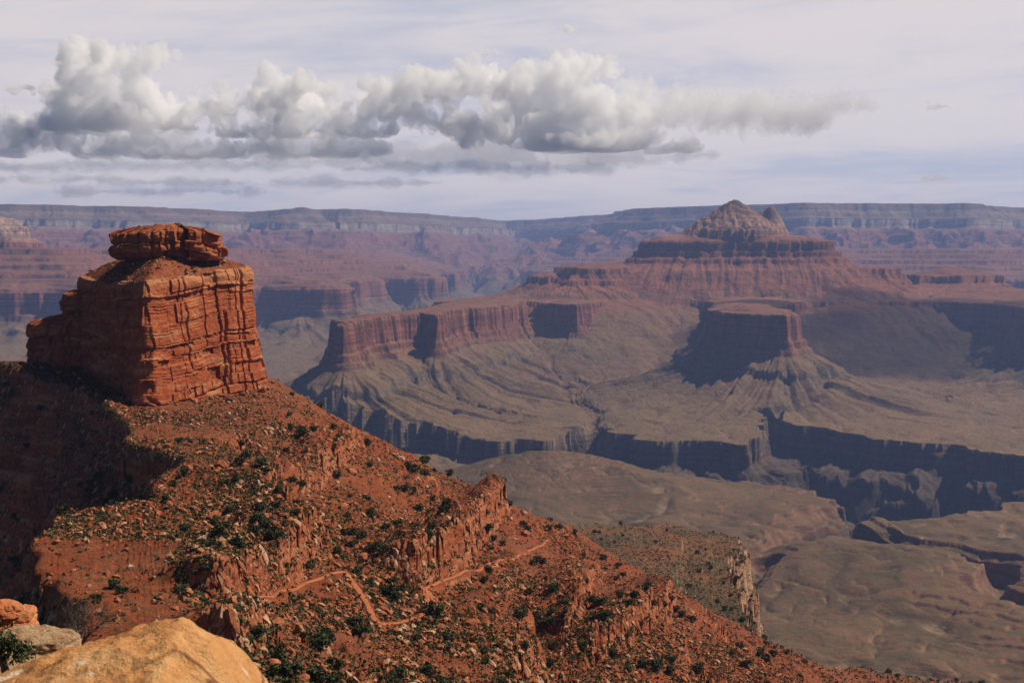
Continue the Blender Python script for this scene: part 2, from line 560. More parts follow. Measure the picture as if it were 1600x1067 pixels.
    if want_id:
        ident[(cutz < z - 1) & (di > 4)] = 2
    z = cutz
    for pts, wd, dp in RAVINES:
        dd, par = seg_dist((x + 30 * w1x + 30 * w2x).astype(f32), (y + 30 * w1y + 30 * w2y).astype(f32), pts, False)
        fade = 1 - 0.75 * par / (len(pts) - 1)
        e = dd / (wd * (0.35 + 0.65 * fade))
        cut = prof(e, [(0, -1), (0.25, -0.92), (0.5, -0.62), (0.56, -0.3), (0.9, -0.16), (0.95, -0.05), (1.3, 0)]) * dp * fade
        z = z + cut
    z = z + (0.9 * n2(x / 37, y / 37, 3.3) - (15.0 * np.clip((r1 - 0.58) / 0.4, 0, 1) ** 2.6 + 7.0 * np.clip((r2 - 0.55) / 0.43, 0, 1) ** 2.4) * sstep(0, 60, -di)) * (1 - far)
    if want_id:
        return z, ident, np.stack([wash, brush, ledge], -1).astype(f32)
    return z


X, Y = polar_sheet(h_far, AZ, 1500, 33000, 1800, 1000, wr=0.06)  #CACHE
Z, ID, GRND = in_threads(lambda a, b: h_far(a, b, True), X, Y)  #CACHE
FAR_MESH = (np.stack([X, Y, Z], -1).reshape(-1, 3).astype(f32), grid_faces(*X.shape))  #CACHE
FAR_MESH = FAR_MESH + (ID.reshape(-1)[FAR_MESH[1][:, 0]], GRND.reshape(-1, 3))  #CACHE
# ================================================================== materials
def new_mat(name, rough=0.95):
    m = bpy.data.materials.new(name)
    m.use_nodes = True
    nt = m.node_tree
    b = nt.nodes['Principled BSDF']
    b.inputs['Roughness'].default_value = rough
    b.inputs['Specular IOR Level'].default_value = 0.15
    return m, nt, b


class NT:
    """small shorthand for building node trees"""

    def __init__(self, nt):
        self.nt = nt

    def n(self, kind, **kw):
        q = self.nt.nodes.new(kind)
        for k, v in kw.items():
            setattr(q, k, v)
        return q

    def l(self, a, b):
        self.nt.links.new(a, b)

    def put(self, sock, v):
        if hasattr(v, 'is_linked') or hasattr(v, 'links'):
            self.l(v, sock)
        else:
            sock.default_value = v

    def math(self, op, a, b=0.0, c=None, clamp=False):
        q = self.n('ShaderNodeMath', operation=op, use_clamp=clamp)
        self.put(q.inputs[0], a)
        self.put(q.inputs[1], b)
        if c is not None:
            self.put(q.inputs[2], c)
        return q.outputs[0]

    def vmul(self, v, s):
        q = self.n('ShaderNodeVectorMath', operation='MULTIPLY')
        self.put(q.inputs[0], v)
        q.inputs[1].default_value = s
        return q.outputs[0]

    def noise(self, vec, scale, detail=4.0, rough=0.55, dist=0.0):
        q = self.n('ShaderNodeTexNoise')
        self.l(vec, q.inputs['Vector'])
        q.inputs['Scale'].default_value = scale
        q.inputs['Detail'].default_value = detail
        q.inputs['Roughness'].default_value = rough
        q.inputs['Distortion'].default_value = dist
        return q.outputs['Fac']

    def voro(self, vec, scale, feature='F1', out='Distance'):
        q = self.n('ShaderNodeTexVoronoi', feature=feature)
        self.l(vec, q.inputs['Vector'])
        q.inputs['Scale'].default_value = scale
        return q.outputs[out]

    def ramp(self, fac, stops, mode='LINEAR'):
        q = self.n('ShaderNodeValToRGB')
        cr = q.color_ramp
        cr.interpolation = mode
        while len(cr.elements) < len(stops):
            cr.elements.new(0.5)
        for e, (p, c) in zip(cr.elements, stops):
            e.position = p
            e.color = (*c, 1) if len(c) == 3 else c
        self.l(fac, q.inputs[0])
        return q.outputs[0]

    def mix(self, fac, a, b, mode='MIX'):
        q = self.n('ShaderNodeMix', data_type='RGBA', blend_type=mode)
        self.put(q.inputs[0], fac)
        for s, v in ((q.inputs[6], a), (q.inputs[7], b)):
            if isinstance(v, tuple):
                s.default_value = (*v, 1) if len(v) == 3 else v
            else:
                self.l(v, s)
        return q.outputs[2]

    def range(self, v, a, b, c=0.0, d=1.0):
        q = self.n('ShaderNodeMapRange')
        self.put(q.inputs[0], v)
        for i, t in enumerate((a, b, c, d)):
            q.inputs[i + 1].default_value = t
        return q.outputs[0]

    def bump(self, h, strength, dist, normal=None):
        q = self.n('ShaderNodeBump')
        q.inputs['Strength'].default_value = strength
        q.inputs['Distance'].default_value = dist
        self.l(h, q.inputs['Height'])
        if normal is not None:
            self.l(normal, q.inputs['Normal'])
        return q.outputs[0]


def strata_ramp(T, z, lo, hi, bands):
    """bands: (height, colour) from low to high"""
    f = T.range(z, lo, hi)
    return T.ramp(f, [((h - lo) / (hi - lo), c) for h, c in bands])


def canyon_material(name, lo, hi, bands, slope_col, slope_top, scrub=0.8, fleck=(0.035, 0.045, 0.025), zshift_noise=10.0, fine=30.0, contrast=0.5, bump=9.0, flat_lim=(0.60, 0.80), washes=False):
    m, nt, b = new_mat(name)
    T = NT(nt)
    geo = T.n('ShaderNodeNewGeometry')
    P, N = geo.outputs['Position'], geo.outputs['Normal']
    sp = T.n('ShaderNodeSeparateXYZ')
    T.l(P, sp.inputs[0])
    z = sp.outputs['Z']
    wob = T.noise(P, 1 / 420.0, 3)
    z2 = T.math('ADD', z, T.math('MULTIPLY', T.math('SUBTRACT', wob, 0.5), zshift_noise * 2))
    rock = strata_ramp(T, z2, lo, hi, bands)
    # thin beds: noise squashed in plan, quick in height
    bed = T.noise(T.vmul(P, (0.0012, 0.0012, 0.085)), 1.0, 4, 0.65)
    rock = T.mix(1.0, rock, T.ramp(bed, [(0.3, (1 - contrast,) * 3), (0.5, (0.95,) * 3), (0.72, (1 + contrast * 0.7,) * 3)]), 'MULTIPLY')
    # stains running down the faces
    st = T.noise(T.vmul(P, (0.03, 0.03, 0.0035)), 1.0, 4, 0.6)
    rock = T.mix(1.0, rock, T.ramp(st, [(0.3, (0.55, 0.52, 0.5)), (0.55, (1.0, 1.0, 1.0)), (0.75, (1.35, 1.3, 1.25))]), 'MULTIPLY')
    sn = T.n('ShaderNodeSeparateXYZ')
    T.l(N, sn.inputs[0])
    flat = T.range(T.math('ADD', sn.outputs['Z'], T.math('MULTIPLY', T.math('SUBTRACT', T.noise(P, 1 / fine, 4), 0.5), 0.35)), *flat_lim)
    low = T.range(z2, slope_top[0], slope_top[1], 1.0, 0.0)
    sl = T.ramp(T.noise(P, 1 / 260.0, 6, 0.6), [(0.3, slope_col[0]), (0.5, slope_col[1]), (0.7, slope_col[2])])
    sl = T.mix(T.range(T.noise(P, 1 / 45.0, 6, 0.7), 0.44, 0.66), sl, slope_col[3])
    sl = T.mix(T.math('MULTIPLY', T.range(T.voro(P, 1 / 14.0), 0.36, 0.22), 0.7), sl, fleck)
    sl = T.mix(T.math('MULTIPLY', T.range(T.voro(P, 1 / 5.5), 0.32, 0.2), 0.5), sl, fleck)
    sl = T.mix(T.range(T.noise(P, 1 / 9.0, 3, 0.8), 0.6, 0.7, 0.0, 0.45), sl, tuple(min(1, q * 1.9) for q in slope_col[2]))
    sl = T.mix(T.range(T.noise(P, 1 / 620.0, 5, 0.6), 0.5, 0.68, 0.0, 0.55), sl, slope_col[3])
    if washes:
        ga = T.n('ShaderNodeAttribute', attribute_name='ground_cover')
        gs = T.n('ShaderNodeSeparateXYZ')
        T.l(ga.outputs['Vector'], gs.inputs[0])
        sl = T.mix(T.math('MULTIPLY', gs.outputs['Y'], 0.6), sl, (0.036, 0.036, 0.016))
        sl = T.mix(T.math('MULTIPLY', gs.outputs['Z'], T.range(T.noise(P, 1 / 20.0, 4, 0.7), 0.35, 0.6)), sl, (0.155, 0.078, 0.044))
        sl = T.mix(T.math('MULTIPLY', gs.outputs['X'], T.range(T.noise(P, 1 / 60.0, 4, 0.7), 0.42, 0.6)), sl, (0.23, 0.165, 0.10))
    hi_sl = T.mix(0.55, rock, slope_col[4])
    hi_sl = T.mix(T.range(T.noise(P, 1 / 60.0, 6, 0.7), 0.5, 0.62, 0.0, 0.55), hi_sl, fleck)
    slope = T.mix(low, hi_sl, sl)
    col = T.mix(T.math('MULTIPLY', flat, scrub), rock, slope)
    T.l(col, b.inputs['Base Color'])
    hgt = T.math('ADD', T.noise(T.vmul(P, (1, 1, 2.2)), 1 / 16.0, 6, 0.65), T.math('MULTIPLY', T.noise(P, 1 / 70.0, 4), 1.5 if bump > 6 else 0.2))
    T.l(T.bump(hgt, 0.9, bump), b.inputs['Normal'])
    return m


SLOPES = [(0.123, 0.084, 0.037), (0.169, 0.109, 0.049), (0.221, 0.131, 0.060), (0.135, 0.067, 0.030), (0.234, 0.090, 0.038)]
M_TEMPLE = canyon_material('temple_rock', -700, 330, [
    (-700, (0.128, 0.094, 0.063)), (-480, (0.136, 0.101, 0.067)), (-440, (0.160, 0.094, 0.063)), (-425, (0.186, 0.082, 0.052)), (-300, (0.220, 0.086, 0.052)), (-268, (0.179, 0.090, 0.056)),
    (-255, (0.160, 0.090, 0.056)), (-200, (0.216, 0.078, 0.048)), (-120, (0.176, 0.074, 0.048)), (-40, (0.192, 0.066, 0.044)), (55, (0.160, 0.058, 0.041)), (75, (0.240, 0.094, 0.059)), (100, (0.261, 0.142, 0.093)),
    (150, (0.303, 0.195, 0.132)), (215, (0.289, 0.190, 0.126)), (240, (0.165, 0.106, 0.066)), (330, (0.151, 0.101, 0.066))], SLOPES, (-330, -290))
M_RIM = canyon_material('far_wall_rock', -700, 640, [
    (-700, (0.105, 0.094, 0.066)), (-480, (0.118, 0.102, 0.073)), (-420, (0.149, 0.087, 0.062)), (-380, (0.180, 0.073, 0.051)), (-260, (0.204, 0.080, 0.055)), (-240, (0.149, 0.080, 0.055)),
    (-120, (0.185, 0.080, 0.051)), (20, (0.161, 0.073, 0.051)), (100, (0.198, 0.080, 0.055)), (240, (0.185, 0.073, 0.051)), (275, (0.174, 0.094, 0.066)), (290, (0.248, 0.203, 0.145)), (395, (0.260, 0.225, 0.167)), (410, (0.099, 0.109, 0.066)),
    (460, (0.136, 0.138, 0.094)), (520, (0.204, 0.196, 0.138)), (560, (0.080, 0.094, 0.058)), (640, (0.056, 0.073, 0.040))], SLOPES, (-330, -270), zshift_noise=14, fine=60, contrast=0.8)
M_PALE = canyon_material('pale_butte_rock', -700, 330, [
    (-700, (0.136, 0.101, 0.067)), (-300, (0.240, 0.086, 0.056)), (20, (0.216, 0.078, 0.052)), (60, (0.272, 0.109, 0.074)), (95, (0.336, 0.218, 0.148)), (150, (0.400, 0.281, 0.200)), (330, (0.384, 0.281, 0.200))], SLOPES, (-330, -270), fine=60, scrub=0.4)
M_TONTO = canyon_material('platform_scrub', -830, -560, [
    (-830, (0.074, 0.046, 0.029)), (-770, (0.096, 0.056, 0.035)), (-720, (0.148, 0.082, 0.048)), (-680, (0.191, 0.103, 0.060)), (-560, (0.131, 0.083, 0.047))],
    [(0.045, 0.040, 0.015), (0.075, 0.058, 0.023), (0.144, 0.090, 0.043), (0.131, 0.062, 0.031), (0.140, 0.067, 0.031)], (2000, 3000), zshift_noise=6, fine=25, bump=4.0, flat_lim=(0.80, 0.93), washes=True)
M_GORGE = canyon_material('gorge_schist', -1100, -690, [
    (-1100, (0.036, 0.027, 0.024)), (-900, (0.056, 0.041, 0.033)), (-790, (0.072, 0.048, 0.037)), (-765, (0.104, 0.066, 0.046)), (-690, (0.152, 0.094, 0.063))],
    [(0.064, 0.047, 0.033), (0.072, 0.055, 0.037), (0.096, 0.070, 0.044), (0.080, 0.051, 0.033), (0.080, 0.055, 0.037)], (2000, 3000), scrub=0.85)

verts, faces, fid, grnd = FAR_MESH
for i, (nm, mt, lb, ct) in enumerate([
        ('canyon_platform', M_TONTO, 'broad olive and tan scrub platform spreading below the temple butte, cut by ravines', 'plateau'),
        ('temple_butte', M_TEMPLE, 'huge stepped red butte with a pale pointed summit rising from the platform', 'butte'),
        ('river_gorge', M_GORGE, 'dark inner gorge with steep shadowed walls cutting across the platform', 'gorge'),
        ('canyon_wall', M_RIM, 'hazy banded canyon wall with a flat forested rim along the skyline', 'canyon wall'),
        ('pale_butte', M_PALE, 'small pale pyramid butte left of the near red butte, below the far rim', 'butte')]):
    sel = fid == i
    if sel.any():
        v, f = submesh(verts, faces, sel)
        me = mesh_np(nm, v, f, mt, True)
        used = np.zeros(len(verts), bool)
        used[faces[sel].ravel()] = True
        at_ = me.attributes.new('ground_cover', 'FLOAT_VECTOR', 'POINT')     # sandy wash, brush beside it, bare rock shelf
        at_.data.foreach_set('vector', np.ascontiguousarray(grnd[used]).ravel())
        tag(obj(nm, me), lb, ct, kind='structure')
# ================================================================== the near ridge
CREST = [(-14, -60, 2), (-9, 2, -3), (-5.1, 12, -4.0), (-6.7, 18.2, -6.0), (-9.5, 24, -13), (-15, 36, -26), (-32, 90, -50), (-52, 170, -67), (-72, 230, -74), (-88, 275, -75), (-112, 312, -75), (-128, 375, -75), (-106, 405, -76), (-118, 480, -76),
         (-158, 540, -77), (-182, 620, -73), (-262, 700, -58), (-300, 800, -66), (-310, 1000, -120), (-270, 1400, -330)]
CREST_W = [6, 3, 1.2, 1.2, 1.2, 3, 10, 16, 18, 20, 30, 42, 14, 14, 34, 74, 140, 150, 90, 40]
BENCH = [(520, 480), (420, 640), (330, 780), (300, 845), (206, 860), (156, 884), (164, 930), (170, 1000), (183, 1100), (195, 1180), (209, 1262), (150, 1325), (70, 1300), (-30, 1330), (-200, 1360), (-600, 1400), (-700, 300), (-500, -100), (300, -100)]
F_BENCH = Field([BENCH], 900, 8)


CR_D = []
for (ax, ay, az_), (bx, by, bz), wa, wb in zip(CREST[1:-1], CREST[2:], CREST_W[1:-1], CREST_W[2:]):
    n_ = max(1, int(math.hypot(bx - ax, by - ay) / 22))
    CR_D += [(ax + (bx - ax) * i / n_, ay + (by - ay) * i / n_, az_ + (bz - az_) * i / n_, wa + (wb - wa) * i / n_) for i in range(n_)]


def side_dist(x, y, pts, w):
    """distance right of the crest line (negative on its left), crest height and crest width near there"""
    best = np.full(x.shape, 1e12, f32)
    sg = np.zeros(x.shape, f32)
    for i in range(len(pts) - 1):
        ax, ay, _ = pts[i]
        bx, by, _ = pts[i + 1]
        dx, dy = bx - ax, by - ay
        t = np.clip(((x - ax) * dx + (y - ay) * dy) / (dx * dx + dy * dy), 0, 1)
        d = (x - ax - t * dx) ** 2 + (y - ay - t * dy) ** 2
        m = d < best - 1e-6
        best = np.where(m, d, best)
        sg = np.where(m, np.sign((x - ax) * dy - (y - ay) * dx), sg)
    q = (best + 16.0).astype(f32)
    sw, sz, ss = (np.zeros(x.shape, f32) for _ in range(3))
    for px, py, pz, pw in CR_D:
        k = q / (((x - px) ** 2 + (y - py) ** 2).astype(f32) + 16.0)
        k = k * k
        k = k * k
        sw += k
        sz += k * f32(pz)
        ss += k * f32(pw)
    return np.sqrt(best) * sg, sz / sw, ss / sw


LEDGE_LINES = []          # plan of the main cliff bands with their height
TRAIL_LINES = []          # plan of the footpath, once it is laid out on the bare slope


LEDGE = [(40, 40), (-60, -60), (-72, -71.5), (-84, -80), (-86, -91), (-99, -99), (-119, -115), (-122, -132), (-137, -138), (-155, -150), (-158, -165), (-174, -175), (-192, -188), (-195, -202), (-214, -214), (-240, -240), (-900, -900)]


def h_near(x, y, bare=False):
    x = np.asarray(x, np.float64)
    y = np.asarray(y, np.float64)
    a = sstep(60, 240, y)
    wx = 9 * fbm(x / 70, y / 70, 3, 61.0) + 1.6 * fbm(x / 16, y / 16, 3, 62.0)
    wy = 9 * fbm(x / 70, y / 70, 3, 63.0) + 1.6 * fbm(x / 16, y / 16, 3, 64.0)
    s, zc, wc = side_dist(x + a * wx, y + a * wy, CREST, CREST_W)
    r = np.maximum(s - wc, 0)
    big = fbm(x / 210, y / 210, 3, 65.0)
    right = zc - 0.06 * np.clip(s, 0, 1e9).clip(0, wc) - 0.51 * (np.sqrt(r * r + 64) - 8) + 7 * big * sstep(10, 120, r)
    right = right - sstep(25, 90, r) * 5.0 * (0.5 - ridge(x / 95, y / 95, 3, 66.0)) * -1
    right = right - 1.5 * np.maximum(r - 0.4, 0) * (1 - sstep(34, 70, y))
    l = np.maximum(-s, 0)
    left = zc - 9 * sstep(1, 7, l) * (0.5 + 0.5 * sstep(-.3, .3, n2(x / 40, y / 40, 67.0))) - 1.45 * np.maximum(l - 3, 0) - 8 * sstep(40, 48, l + 10 * big)
    z = np.where(s > 0, right, left)
    m = 0.6 + 1.1 * fbm(x / 85, y / 85, 3, 68.0)
    m = np.clip(m, 0.03, 1.0) * a * (1 - 0.9 * sstep(705, 760, y)) * (1 - 0.96 * sstep(540, 610, y) * sstep(-116, -104, z))
    calm = np.ones(x.shape, f32)
    calm2 = calm
    for p in TRAIL_LINES:
        td, _ = seg_dist(x, y, p, False)
        calm = np.minimum(calm, sstep(3.0, 15.0, td))
        calm2 = np.minimum(calm2, sstep(0.8, 2.0, td))
    m = m * calm
    if bare:
        return z
    ca, sa = 0.83, 0.56
    bx, by = (x * ca + y * sa) / 6.5 + 0.3 * n2(x / 9, y / 9, 90.0), (y * ca - x * sa) / 5.0 + 0.3 * n2(x / 9, y / 9, 91.0)
    blk = G3[np.floor(bx).astype(int) & 63, np.floor(by).astype(int) & 63, 5]
    zz = z + 3.0 * n2(x / 120, y / 120, 69.0) + 1.5 * blk
    led = np.interp(zz, [p[0] for p in LEDGE[::-1]], [p[1] for p in LEDGE[::-1]])
    z = z + m * (led - zz)
    q = zz / 4.4
    st = (np.floor(q) + sstep(0.62, 0.9, q - np.floor(q))) * 4.4
    z = z + 0.5 * np.clip(0.3 + fbm(x / 30, y / 30, 2, 70.0) * 1.2, 0, 1) * a * calm * (st - zz) * sstep(4, 30, r + l)
    for p, lh in LEDGE_LINES:
        xw = x + 1.1 * blk + 1.8 * n2(x / 11, y / 11, 96.0)
        yw = y + 1.8 * n2(x / 11, y / 11, 97.0)
        td, par = seg_dist(xw, yw, p, False)
        i0 = np.clip(par.astype(int), 0, len(p) - 2)
        pa = np.array(p)
        ex, ey = pa[i0 + 1] [..., 0] - pa[i0][..., 0], pa[i0 + 1][..., 1] - pa[i0][..., 1]
        sd = ((yw - pa[i0][..., 1]) * ex - (xw - pa[i0][..., 0]) * ey) / np.hypot(ex, ey)     # downslope side positive
        u_ = par / (len(p) - 1)
        tap = sstep(0, 0.10, u_) * (1 - sstep(0.93, 1.0, u_)) * np.clip(0.92 + 0.3 * n2(x / 14, y / 14, 98.0), .4, 1.2)
        up = 0.92 * sstep(24, 0, -sd) * (sd < 0) * sstep(26, 20, td)
        st2 = np.where(sd < 1.2, sstep(0, 1.2, sd) * 0.62, np.where(sd < 2.6, 0.62, 0.62 + 0.38 * sstep(2.6, 3.6, sd)))
        dn = (sd >= 0) * (0.92 - 1.0 * st2 + 0.08 * sstep(3, 20, sd)) * sstep(34, 26, td)
        z = z + lh * tap * calm2 * (up + dn)
    # the bench of the lower red cliff and the cliff itself
    d, fx, fy = F_BENCH(x + 5 * n2(x / 50, y / 50, 71.0) + 6 * n2(x / 140, y / 140, 72.0), y + 5 * n2(x / 50, y / 50, 73.0))
    bench = -246 - 0.035 * (y - 900) * sstep(800, 1300, y) + 4 * fbm(x / 120, y / 120, 4, 74.0) - 0.03 * (x - 0)
    bench = bench - 17 * (1 - sstep(860, 960, y)) * sstep(60, 180, x)
    q = bench / 3.5 + 0.02 * d
    bench = bench + 0.4 * ((np.floor(q) + sstep(0.4, 0.95, q - np.floor(q))) * 3.5 - bench) * sstep(-.1, .4, n2(x / 70, y / 70, 92.0)) + 1.6 * fbm(x / 28, y / 28, 4, 93.0)
    bench = bench - 4.5 * sstep(-46, -42, d + 9 * fbm(x / 40, y / 40, 3, 94.0)) - 3.0 * sstep(-20, -17, d + 7 * fbm(x / 30, y / 30, 3, 94.5))
    k = 10.0
    hgt = np.clip((z - bench) / k, -30, 30)
    zb = bench + k * np.logaddexp(0, hgt)
    fl = (ridge(fx / 34, fy / 34, 3, 75.0) - 0.5) * 20 * sstep(-25, 0, d)
    e = d - fl
    cap = prof(e, [(-60, 40), (-40, -240), (-12, -254), (0, -258), (2, -272), (7, -275), (10, -304), (16, -309), (22, -352), (27, -356), (33, -408), (40, -414), (46, -428), (58, -434), (420, -640), (620, -740), (5000, -790)])
    z = np.where(e > -40, np.minimum(zb, cap), zb)
    z = z + a * (0.55 * fbm(x / 9, y / 9, 3, 76.0) + 0.22 * n2(x / 2.1, y / 2.1, 77.0))
    return np.maximum(z, -790)


def ground_z(x, y):
    return float(h_near(np.array([[x]], float), np.array([[y]], float))[0, 0])


def ground_at(u, v, lo=180, hi=1400, step=1.0, bare=False):
    """where the sight line of a pixel of the photograph meets the near ridge"""
    ys = np.arange(lo, hi, step)
    xs = (u - U0) / F_PX * ys
    zs = (V_H - v) / F_PX * ys
    hit = np.nonzero(h_near(xs[None, :], ys[None, :], bare)[0] >= zs)[0]
    if len(hit) == 0:
        return None
    i = hit[0]
    return xs[i], ys[i], ground_z(xs[i], ys[i])


for lh, line in [(17, [(778, 797), (757, 830), (735, 853), (709, 886), (686, 902), (662, 911), (640, 926)]),
                 (7, [(558, 686), (530, 712), (500, 734), (464, 755), (432, 770), (396, 788)]),
                 (11, [(466, 866), (457, 888), (432, 908), (402, 927), (372, 941), (340, 953)]),
                 (11, [(1048, 955), (1034, 966), (1004, 995), (983, 1004), (955, 1015), (922, 1030)]),
                 (7, [(942, 916), (922, 922), (910, 932), (902, 955), (894, 975), (886, 996)]),
                 (8, [(398, 1002), (384, 1020), (366, 1035), (350, 1046)])]:
    pts = [g for g in (ground_at(u, v, bare=True) for u, v in line) if g is not None]
    p0, p1 = Vector(pts[0][:2]), Vector(pts[1][:2])
    back = (p0 - p1).normalized() * (70 if lh > 10 else 6)
    LEDGE_LINES.append(([tuple(p0 + back)] + [q[:2] for q in pts], lh))
LEGS = [[(300, 976), (330, 966), (372, 955), (415, 941), (458, 925), (500, 908), (532, 897), (545, 914), (557, 932), (568, 950), (577, 968), (584, 986), (600, 986), (622, 981), (645, 973), (660, 966), (666, 950), (663, 936), (661, 925),
         (686, 914), (712, 906), (745, 898), (775, 889), (800, 880), (822, 869), (842, 858), (857, 847)],
        [(664, 930), (672, 938), (679, 950), (688, 962), (697, 970)]]
for leg in LEGS:
    pts = [g for g in (ground_at(u, v, bare=True) for u, v in leg) if g is not None]
    p = np.array([q[:2] for q in pts])
    c = np.concatenate([[0], np.cumsum(np.hypot(*np.diff(p, axis=0).T))])
    t = np.arange(0, c[-1], 4.0)
    TRAIL_LINES.append([(float(np.interp(q, c, p[:, 0])), float(np.interp(q, c, p[:, 1]))) for q in t])

NX, NY = polar_sheet(h_near, AZ, 3.0, 2100, 1500, 1150, wr=0.05, hidden=0.08)  #NEAR
NZ = in_threads(h_near, NX, NY)  #NEAR


m, nt, b = new_mat('red_ridge_ground')
M_RIDGE = m
T = NT(nt)
geo = T.n('ShaderNodeNewGeometry')
P = geo.outputs['Position']
sp = T.n('ShaderNodeSeparateXYZ')
T.l(P, sp.inputs[0])
sn = T.n('ShaderNodeSeparateXYZ')
T.l(geo.outputs['Normal'], sn.inputs[0])
soil = T.ramp(T.noise(P, 1 / 38.0, 6, 0.62), [(0.3, (0.189, 0.038, 0.012)), (0.5, (0.228, 0.050, 0.017)), (0.7, (0.266, 0.071, 0.026))])
soil = T.mix(T.range(T.noise(P, 1 / 90.0, 5, 0.6), 0.48, 0.64, 0, 0.55), soil, (0.17, 0.062, 0.032))
soil = T.mix(T.range(T.noise(P, 1 / 7.0, 5, 0.7), 0.5, 0.68, 0, 0.75), soil, (0.253, 0.095, 0.042))
soil = T.mix(T.range(T.noise(P, 1 / 2.2, 4, 0.7), 0.56, 0.70, 0, 0.7), soil, (0.107, 0.032, 0.013))
gr = T.math('MULTIPLY', T.range(T.noise(P, 1 / 55.0, 4), 0.36, 0.56), T.range(T.noise(P, 1 / 3.0, 4, 0.75), 0.47, 0.6))
soil = T.mix(T.math('MULTIPLY', gr, 0.9), soil, (0.082, 0.047, 0.016))
rock = T.ramp(T.noise(T.vmul(P, (0.040, 0.030, 0.286)), 1.0, 5, 0.65), [(0.3, (0.214, 0.049, 0.018)), (0.48, (0.299, 0.086, 0.034)), (0.62, (0.395, 0.165, 0.078)), (0.75, (0.443, 0.219, 0.114))])
low = T.range(T.math('ADD', sp.outputs['Z'], T.math('MULTIPLY', T.noise(P, 1 / 40.0, 5), 40)), -226, -200, 1, 0)
low = T.math('MULTIPLY', low, T.range(T.math('ADD', sp.outputs['Y'], T.math('MULTIPLY', T.noise(P, 1 / 50.0, 5), 160)), 930, 1010))
bsoil = T.ramp(T.noise(P, 1 / 60.0, 6, 0.65), [(0.3, (0.057, 0.043, 0.020)), (0.46, (0.087, 0.059, 0.028)), (0.58, (0.138, 0.066, 0.032)), (0.72, (0.193, 0.066, 0.029))])
bsoil = T.mix(T.range(T.noise(P, 1 / 5.0, 5, 0.75), 0.52, 0.64, 0, 0.6), bsoil, (0.202, 0.117, 0.063))
bsoil = T.mix(T.range(T.voro(P, 1 / 3.2), 0.36, 0.22, 0, 0.85), bsoil, (0.039, 0.034, 0.014))
brock = T.ramp(T.noise(T.vmul(P, (0.035, 0.035, 0.05)), 1.0, 6, 0.65), [(0.3, (0.26, 0.10, 0.05)), (0.5, (0.36, 0.19, 0.10)), (0.68, (0.42, 0.29, 0.18))])
soil = T.mix(low, soil, bsoil)
rock = T.mix(low, rock, brock)
fl = T.range(T.math('ADD', sn.outputs['Z'], T.math('MULTIPLY', T.math('SUBTRACT', T.noise(P, 1 / 5.0, 4), 0.5), 0.3)), 0.58, 0.76)
T.l(T.mix(fl, rock, soil), b.inputs['Base Color'])
hg = T.math('ADD', T.noise(P, 1 / 1.6, 6, 0.7), T.math('MULTIPLY', T.noise(T.vmul(P, (1, 1, 2.5)), 1 / 7.0, 4, 0.6), 2.2))
T.l(T.bump(hg, 1.0, 1.1), b.inputs['Normal'])

def flat_mat(name, cols, scale=1.0, rough=0.95, bump=0.0, dist=0.1):
    m, nt, b = new_mat(name, rough)
    T = NT(nt)
    g = T.n('ShaderNodeNewGeometry')
    c = T.ramp(T.noise(g.outputs['Position'], scale, 5, 0.65), [(0.32, cols[0]), (0.5, cols[1]), (0.68, cols[2])])
    T.l(c, b.inputs['Base Color'])
    if bump:
        T.l(T.bump(T.noise(g.outputs['Position'], scale * 6, 6, 0.7), bump, dist), b.inputs['Normal'])
    return m


M_TRAIL = flat_mat('trail_dust', [(0.28, 0.088, 0.037), (0.34, 0.115, 0.05), (0.39, 0.145, 0.068)], 0.3)
# --- trail
TRAIL_XY, TRAIL_PTS = [], []
tv, tf = [], []
for leg in TRAIL_LINES:
    p = np.array(leg)
    c = np.concatenate([[0], np.cumsum(np.hypot(*np.diff(p, axis=0).T))])
    t = np.arange(0, c[-1], 0.8)
    p = np.stack([np.interp(t, c, p[:, i]) for i in (0, 1)], -1)
    k = np.ones(7) / 7
    pp = np.pad(p, ((3, 3), (0, 0)), 'edge')
    p = np.stack([np.convolve(pp[:, i], k, 'valid') for i in (0, 1)], -1)
    TRAIL_XY.append(p)
    d = np.gradient(p, axis=0)
    n = np.stack([d[:, 1], -d[:, 0]], -1) / np.maximum(np.hypot(d[:, 0], d[:, 1]), 1e-6)[:, None]
    wd = 0.8 + 0.25 * n2(t / 6, t * 0, 5.5)
    zs = [h_near((p[:, 0] + n[:, 0] * wd * o)[None], (p[:, 1] + n[:, 1] * wd * o)[None])[0] for o in (-1, -.5, 0, .5, 1)]
    z = np.mean(zs, 0) * 0.8 + np.max(zs, 0) * 0.2 + 0.10
    z = np.convolve(np.pad(z, 4, 'edge'), np.ones(9) / 9, 'valid')
    z = np.convolve(np.pad(z, 6, 'edge'), np.ones(13) / 13, 'valid')
    TRAIL_PTS.append((p, z))
    base = len(tv)
    for off, dz in ((-1.25, -1.6), (-1.0, -0.05), (-0.4, -0.1), (0.4, -0.1), (1.0, 0.0), (1.25, -1.6)):
        for i in range(len(p)):
            tv.append((p[i, 0] + n[i, 0] * wd[i] * off, p[i, 1] + n[i, 1] * wd[i] * off, z[i] + dz + 0.05 * math.sin(i * 1.7 + off * 5)))
    tf += [[base + a, base + b, base + c_, base + e] for a, b, c_, e in grid_faces(6, len(p))]
tag(obj('trail', mesh_np('trail', np.array(tv), np.array(tf), M_TRAIL, True)), 'narrow dusty orange footpath zigzagging across the red slope below the cliff band', 'trail', kind='structure')


